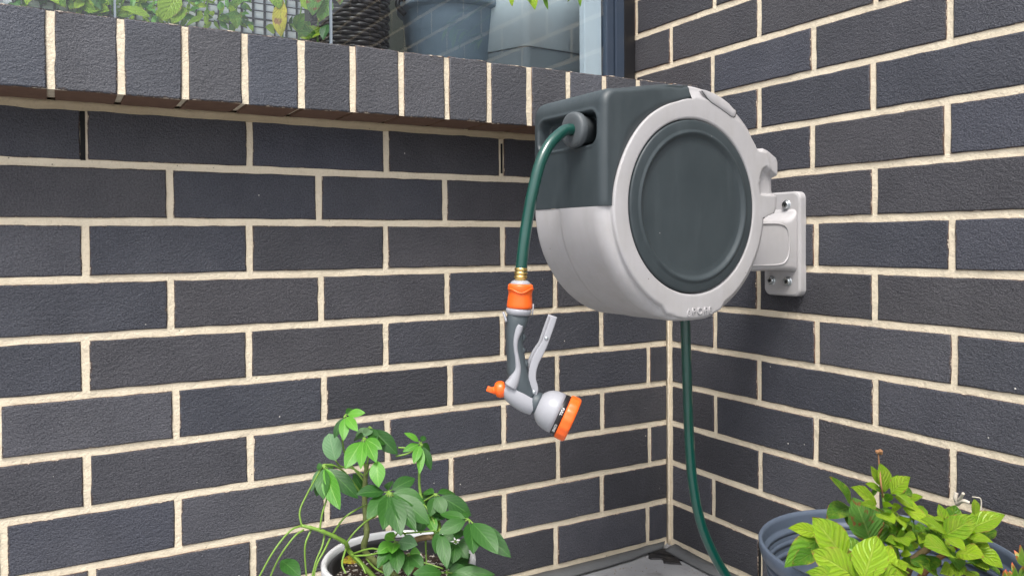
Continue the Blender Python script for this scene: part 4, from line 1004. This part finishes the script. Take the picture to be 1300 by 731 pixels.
A_ = [ # base x,y,depth, tip x,y,depth, width px, material
 (512, 296, .05, 410, 160, .03, 62, 'm'), (500, 300, .06, 392, 352, .03, 78, 'm'), (478, 540, -.06, 328, 346, -.05, 122, 'l'), (372, 425, -.02, 218, 398, -.03, 60, 'l'),
 (385, 428, -.02, 204, 578, -.06, 100, 'm'), (350, 500, -.04, 236, 572, -.07, 60, 'm'), (516, 612, -.10, 322, 500, -.09, 118, 'l'), (600, 470, .0, 515, 255, .02, 150, 'b'), (640, 470, .0, 600, 290, .03, 140, 'm'), (700, 500, .0, 655, 330, .03, 90, 'm'),
 (566, 640, -.11, 628, 430, -.09, 118, 'l'), (540, 640, -.10, 500, 498, -.09, 66, 'l'), (618, 640, -.10, 692, 476, -.07, 86, 'l'), (490, 640, -.10, 298, 600, -.11, 70, 'l'), (600, 650, -.12, 740, 598, -.10, 90, 'l'), (660, 640, -.1, 720, 560, -.08, 70, 'l'),
 (662, 232, .0, 637, 98, .0, 72, 'l'), (645, 205, .01, 596, 112, .01, 40, 'l'), (690, 238, -.01, 778, 162, -.02, 66, 'l'), (700, 205, .02, 722, 152, .02, 38, 'm'), (705, 236, -.02, 790, 300, -.04, 64, 'l'), (622, 290, -.01, 506, 210, -.03, 60, 'l'),
 (645, 230, .0, 572, 194, .0, 38, 'l'), (622, 300, -.03, 548, 286, -.05, 36, 'l'), (655, 300, -.03, 706, 296, -.06, 40, 'l'), (632, 330, -.04, 706, 378, -.07, 60, 'l'), (706, 340, -.03, 757, 400, -.05, 40, 'l'), (770, 270, .01, 838, 254, .0, 42, 'l'), (745, 260, .01, 768, 204, .02, 50, 'm'), (665, 280, -.02, 690, 240, -.04, 34, 'm'), (640, 310, -.03, 690, 330, -.06, 36, 'm'), (600, 260, .0, 640, 215, -.01, 34, 'm'),
 (745, 300, -.01, 862, 390, -.04, 64, 'l'), (700, 250, .0, 830, 330, -.02, 50, 'l'), (835, 320, .0, 884, 404, -.03, 66, 'l'), (745, 440, -.04, 806, 452, -.06, 58, 'l'), (722, 455, -.05, 664, 456, -.07, 40, 'l'), (718, 440, -.05, 770, 482, -.08, 50, 'l'), (700, 468, -.05, 748, 500, -.08, 38, 'l'), (735, 516, -.06, 784, 520, -.07, 34, 'l'), (720, 440, -.04, 735, 400, -.05, 36, 'l'), (700, 420, -.03, 690, 380, -.03, 44, 'm'), (735, 470, -.03, 800, 500, -.04, 40, 'm'), (670, 380, .0, 700, 430, -.02, 50, 'm'),
 (780, 470, .04, 770, 360, .05, 90, 'm'), (840, 500, .03, 820, 370, .05, 100, 'm'), (880, 470, .02, 872, 390, .04, 80, 'm'),
 (925, 440, -.03, 1090, 344, -.05, 92, 'l'), (935, 400, .0, 908, 286, .01, 58, 'l'), (960, 380, .01, 988, 292, .02, 70, 'm'), (945, 432, -.04, 826, 356, -.06, 70, 'l'), (1072, 335, -.01, 1070, 262, -.01, 42, 'l'), (1030, 415, .01, 1214, 336, .0, 100, 'l'), (1040, 440, -.01, 1160, 464, -.03, 54, 'l'),
 (938, 440, -.05, 1032, 506, -.08, 54, 'l'), (965, 516, -.06, 838, 478, -.09, 104, 'l'), (990, 512, -.04, 1118, 534, -.07, 88, 'l'), (1075, 492, -.01, 1204, 582, -.03, 74, 'l'), (850, 520, -.04, 884, 594, -.07, 76, 'm'), (950, 500, -.02, 1004, 592, -.05, 80, 'm'), (880, 350, -.02, 935, 368, -.03, 36, 'l'), (960, 570, -.05, 916, 606, -.08, 56, 'l'), (1000, 560, -.03, 990, 625, -.06, 50, 'l'),
 (940, 430, .0, 935, 350, -.01, 60, 'l'), (1000, 430, .02, 1040, 480, .0, 60, 'm'), (780, 540, -.06, 870, 590, -.08, 70, 'm'), (935, 450, -.02, 860, 460, -.02, 60, 'm'), (860, 350, .0, 900, 420, -.04, 60, 'l'), (840, 300, .0, 800, 360, -.02, 50, 'l'),
 (420, 560, -.03, 300, 480, -.02, 70, 'm'), (450, 480, .0, 400, 380, .02, 70, 'm'), (560, 560, -.04, 440, 430, -.02, 90, 'm'), (560, 420, .03, 470, 330, .05, 70, 'm'), (640, 420, .04, 560, 340, .06, 80, 'm'), (650, 560, -.05, 590, 440, -.02, 80, 'm'),
 (760, 420, .02, 700, 330, .03, 70, 'm'), (820, 440, .02, 760, 400, .03, 80, 'm'), (900, 440, .02, 850, 380, .03, 70, 'm'), (980, 440, .03, 930, 340, .04, 80, 'm'), (1020, 480, .02, 1080, 420, .03, 70, 'm'), (1040, 540, .0, 1130, 600, -.02, 70, 'm'),
 (900, 600, -.05, 820, 560, -.07, 66, 'l'), (1000, 600, -.04, 1080, 640, -.06, 70, 'l'), (760, 600, -.08, 690, 560, -.10, 60, 'l'), (780, 640, -.09, 700, 640, -.12, 80, 'l'), (860, 640, -.08, 900, 640, -.1, 60, 'm'), (420, 640, -.08, 330, 660, -.1, 80, 'm'),
 (690, 400, -.03, 640, 350, -.05, 44, 'l'), (730, 380, -.03, 770, 350, -.05, 40, 'l'), (800, 400, -.03, 840, 420, -.06, 44, 'l'), (860, 430, -.03, 820, 470, -.06, 50, 'l'), (690, 320, .0, 740, 300, -.02, 44, 'l')]
A_ += [(1060, 480, .02, 1150, 500, .0, 70, 'l'), (1080, 520, .01, 1170, 545, -.01, 66, 'l'), (1040, 560, .0, 1140, 590, -.03, 72, 'l'), (1090, 560, .01, 1190, 610, -.02, 66, 'm'), (1010, 590, -.02, 1090, 620, -.05, 66, 'l'), (760, 560, -.06, 830, 610, -.09, 64, 'l'), (1100, 430, .03, 1175, 410, .03, 56, 'm'), (700, 590, -.08, 770, 560, -.09, 56, 'l')]
for _ in range(34):     # smaller inner shoots filling the mound
    x = rl.uniform(520, 1110); y = 470+rl.uniform(-110, 110)-(40 if x > 900 else 0); ln = rl.uniform(36, 66); an = rl.uniform(0, 2*PI)
    if y < 330 or (x < 690 and y < 500): continue
    A_.append((x, y, rl.uniform(-.01, .04), x+ln*math.cos(an), y+ln*math.sin(an)*.8, rl.uniform(-.04, .03), ln*.62, rl.choice('llm')))
mq = {'l': 'leaf_lime', 'm': 'leaf_mid', 'b': 'leaf_brown'}
for x0, y0, a0, x1, y1, a1, wd, c in A_:
    face = VIEW*.7+UP*.85+Vector((rl.uniform(-.3, .3), rl.uniform(-.25, .25), 0))
    put_leaf(LP, Q.P(x0, y0, a0), Q.P(x1, y1, a1), pxm(wd, Q)*1.18, 'lime', mq[c], face, rl.uniform(-.3, .3))
base = Vector((QX+.01, QY-.01, .165))
stem(LP, [base, Q.P(735, 600, -.0), Q.P(715, 540, .0), Q.P(700, 440, .0), Q.P(670, 330, .0), Q.P(652, 240, .0)], .0065, .0022, M['stem_green'])
stem(LP, [base, Q.P(770, 580, .0), Q.P(820, 520, -.01), Q.P(890, 470, -.01), Q.P(940, 430, -.02)], .0065, .0028, M['stem_wood'])
stem(LP, [base, Q.P(880, 560, .03), Q.P(1000, 470, .03), Q.P(1060, 380, .02), Q.P(1100, 320, .02)], .0045, .0018, M['dry'])
stem(LP, [base, Q.P(650, 590, -.02), Q.P(590, 520, -.04), Q.P(500, 500, -.04), Q.P(400, 430, -.02)], .0055, .0022, M['stem_green'])
stem(LP, [Q.P(720, 440, -.03), Q.P(800, 330, -.01), Q.P(840, 320, .0)], .002, .0016, M['stem_green'])
stem(LP, [Q.P(655, 260, .0), Q.P(645, 200, -.01), Q.P(637, 120, .0), Q.P(632, 60, .0)], .0014, .0009, M['dry'], 'twig', 6)
bm = bmesh.new()
for k in range(7):
    c = Q.P(634+rl.uniform(-12, 14), 44+rl.uniform(-8, 14), rl.uniform(-.004, .004)); lathe(bm, [(-.003, 0), (-.001, .0028), (.001, .0024), (.003, 0)], c, (rl.uniform(-1, 1), rl.uniform(-1, 1), rl.uniform(-1, 1)), 6)
keep(from_bm('seed_head', bm, M['dry'], LP))
stem(LP, [Q.P(1000, 290, .06), Q.P(985, 262, .06), Q.P(990, 235, .06)], .003, .0026, M['bleached'], 'twig', 7)
stem(LP, [Q.P(990, 285, .06), Q.P(1020, 272, .05), Q.P(1050, 282, .045)], .003, .0022, M['bleached'], 'twig', 7)
stem(LP, [Q.P(1000, 270, .055), Q.P(1012, 255, .05), Q.P(1022, 238, .045)], .0022, .002, M['bleached'], 'twig', 7)
stem(LP, [Q.P(1098, 330, .02), Q.P(1104, 290, .02), Q.P(1100, 262, .02), Q.P(1080, 256, .02), Q.P(1062, 254, .02)], .0009, .0006, M['bleached'], 'twig', 6)
# ---------------- succulent at the right edge
QS = Plane(None, .80, (940, 560), 3.611)
sx0 = QS.P(1290, 760, 0)
spt = revolve_pot('plant_pot', 'small dark pot holding the red-tipped succulent at the lower right edge', 'plant pot', (sx0.x, sx0.y, GZ),
    [(0, 0), (0, .05), (.005, .053), (.22, .068), (.228, .072), (.245, .073), (.245, .068), (.22, .066), (.22, 0)], M['pot_black'])
bm = bmesh.new(); lathe(bm, [(.226, .066), (.236, 0)], (0, 0, 0), (0, 0, 1), 24); from_bm('soil', bm, M['soil'], spt)
SU = thing('succulent_plant', 'red-tipped green succulent peeking in at the lower right edge of the picture', 'succulent', (sx0.x, sx0.y, .24))
for hx, hy, hd in ((1285, 640, 0), (1320, 560, .0), (1240, 680, -.02), (1370, 640, .02), (1400, 580, 0)):
    for k in range(9):
        a = 2*PI*k/9+rl.uniform(-.2, .2); ln = rl.uniform(60, 92)
        put_leaf(SU, QS.P(hx, hy+20, hd), QS.P(hx+ln*.8*math.cos(a), hy-abs(ln*.75*math.sin(a))-ln*.35, hd-.03*math.sin(a)), pxm(26, QS), 'suc', 'succ', VIEW+UP*.5)
    stem(SU, [(sx0.x, sx0.y, .22), QS.P(hx, hy+80, hd), QS.P(hx, hy+10, hd)], .004, .003, M['stem_green'])
# ---------------- leafy plants behind the window, left
W_ = Plane(None, 1.62, (0, 0), 2.925)       # 440 px wide enlarged view
def wleaf(parent, x0, y0, x1, y1, wd, mat, dep=0., kind='lime'):
    put_leaf(parent, W_.P(x0, y0, dep), W_.P(x1, y1, dep-.02), pxm(wd, W_), kind, mat, VIEW*.9+UP*.3+Vector((rl.uniform(-.4, .4), 0, rl.uniform(-.2, .2))), rl.uniform(-.3, .3))
G1 = thing('leafy_plant', 'leafy green plant behind the glass at the far left of the window', 'plant', tuple(W_.P(60, 150, .05)))
G2 = thing('leafy_plant', 'feathery bright green plant in front of the lattice behind the glass', 'plant', tuple(W_.P(620, 170, .05)))
G3 = thing('leafy_plant', 'plant with one yellow leaf behind the glass, left of the wicker basket', 'plant', tuple(W_.P(1090, 230, .05)))
# (the leaves run on above the top edge of the picture)
for x0, y0, x1, y1, wd, m_ in ((-20, -60, 30, 14, 60, 'leaf_mid'), (60, -40, 110, 18, 60, 'leaf_lime'), (130, -60, 100, 22, 54, 'leaf_lime'), (190, -50, 150, 20, 54, 'leaf_deep'), (250, -60, 285, 14, 60, 'leaf_lime'), (300, -20, 350, 44, 44, 'leaf_lime'), (330, -50, 320, 22, 60, 'leaf_mid'),
        (210, -30, 245, 30, 50, 'leaf_mid'), (20, -70, 70, -6, 60, 'leaf_deep'), (-40, -80, -20, 10, 60, 'leaf_mid'), (170, -90, 210, -10, 60, 'leaf_lime'), (280, -100, 250, -20, 60, 'leaf_mid'), (-90, -60, -60, 20, 60, 'leaf_lime'), (350, -60, 375, 38, 46, 'leaf_deep'), (290, 10, 370, 52, 34, 'leaf_lime'), (40, 0, 75, 22, 46, 'leaf_deep')):
    wleaf(G1, x0, y0, x1, y1, wd, m_, rl.uniform(-.02, .05))
for i in range(215):
    x = rl.uniform(372, 930); y = rl.uniform(-60, 40+x*.055); ln = rl.uniform(26, 60); a = rl.uniform(-2.6, .6)
    wleaf(G2, x, y, x+ln*math.cos(a), y-ln*math.sin(a)*.8, rl.uniform(10, 26), rl.choice(['leaf_lime', 'leaf_lime', 'leaf_mid', 'leaf_mid', 'leaf_fresh', 'leaf_deep']), rl.uniform(-.03, .12))
for x0, y0, x1, y1, wd, m_ in ((660, -20, 600, 80, 90, 'leaf_lime'), (690, 30, 640, 92, 60, 'leaf_lime'), (870, 40, 880, 108, 40, 'leaf_mid'), (760, 60, 690, 98, 24, 'leaf_lime'), (450, 30, 560, 66, 44, 'leaf_lime'), (900, -30, 870, 30, 50, 'leaf_mid')):
    wleaf(G2, x0, y0, x1, y1, wd, m_, -.04)
for x0, y0, x1, y1, wd, m_, k_ in ((1050, 0, 1040, 136, 66, 'leaf_yellow', 'yel'), (1180, 140, 1075, 90, 40, 'leaf_mid', 'lime'), (1110, 138, 1215, 118, 54, 'leaf_lime', 'lime'), (1100, 110, 1130, 50, 50, 'leaf_mid', 'lime'), (1085, 120, 1085, 60, 34, 'leaf_deep', 'lime'),
        (1020, 120, 985, 100, 40, 'leaf_lime', 'lime'), (1190, -40, 1160, 60, 70, 'leaf_brown', 'lime'), (1120, -40, 1170, 46, 60, 'leaf_lime', 'yel'), (1230, 0, 1180, 84, 50, 'leaf_mid', 'lime'), (1240, -60, 1262, 20, 60, 'leaf_brown', 'lime'), (1020, -30, 1035, 36, 50, 'leaf_lime', 'lime'),
        (1215, 90, 1200, 150, 40, 'leaf_deep', 'lime'), (1150, 80, 1110, 140, 44, 'leaf_mid', 'lime')):
    wleaf(G3, x0, y0, x1, y1, wd, m_, rl.uniform(-.02, .03), k_)
for i in range(100):
    x = rl.uniform(-40, 400); y = rl.uniform(-70, 10+x*.09); ln = rl.uniform(36, 66); a = rl.uniform(-2.4, .2)
    wleaf(G1, x, y, x+ln*math.cos(a), y-ln*math.sin(a)*.7, rl.uniform(26, 46), rl.choice(['leaf_lime', 'leaf_lime', 'leaf_mid', 'leaf_fresh', 'leaf_deep']), rl.uniform(-.02, .08))
for (t_, xs, fx) in ((G1, (40, 120, 260, 330), 60), (G2, (440, 560, 640, 760, 870), 620), (G3, (1050, 1110, 1180), 1090)):
    for x in xs: stem(t_, [W_.P(x, 225, .06), W_.P(x, 110, .04), W_.P(x+10, 20, .03), W_.P(x+20, -70, .03)], .0022, .0014, M['stem_green'])
t = thing('planter_trough', 'long black trough behind the glass holding the leafy plants on the left', 'planter', (-.86, .40, .968))
bm = bmesh.new(); box(bm, -.62, .16, -.055, .055, 0, .10, .006); from_bm('trough_body', bm, M['pot_black'], t)
bm = bmesh.new(); box(bm, -.63, .17, -.062, -.052, .088, .104, .003); box(bm, -.63, .17, .052, .062, .088, .104, .003); from_bm('rim', bm, M['pot_black'], t)
bm = bmesh.new(); box(bm, -.61, .15, -.05, .05, .10, .108, .003); from_bm('soil', bm, M['soil'], t)
G4 = thing('leafy_plant', 'bright green leaves drooping over the pale planter box behind the glass', 'plant', (-.15, .30, 1.37))
W4 = Plane(None, 1.50, (640, 0), 5.85)
def w4(x0, y0, x1, y1, wd, m_): put_leaf(G4, W4.P(x0, y0), W4.P(x1, y1, -.02), pxm(wd, W4), 'lime', m_, VIEW+UP*.3, rl.uniform(-.2, .2))
for a in ((200, -60, 230, 76, 70, 'leaf_lime'), (290, -40, 325, 76, 36, 'leaf_mid'), (560, -60, 565, 54, 34, 'leaf_mid'), (520, -40, 470, 16, 30, 'leaf_mid'), (40, -40, 60, 50, 40, 'leaf_lime'), (150, -80, 190, 20, 60, 'leaf_mid'), (600, -70, 640, -5, 40, 'leaf_lime'), (350, -90, 300, 0, 50, 'leaf_lime')): w4(*a)
for a in (((-.19, .29, 1.30), W4.P(260, -140), W4.P(300, -80), W4.P(320, -30)), ((-.17, .29, 1.30), W4.P(480, -150), W4.P(560, -100), W4.P(590, -50)), ((-.19, .29, 1.30), W4.P(180, -180), W4.P(150, -120), W4.P(60, -60))):
    stem(G4, list(a), .002, .0012, M['stem_green'])
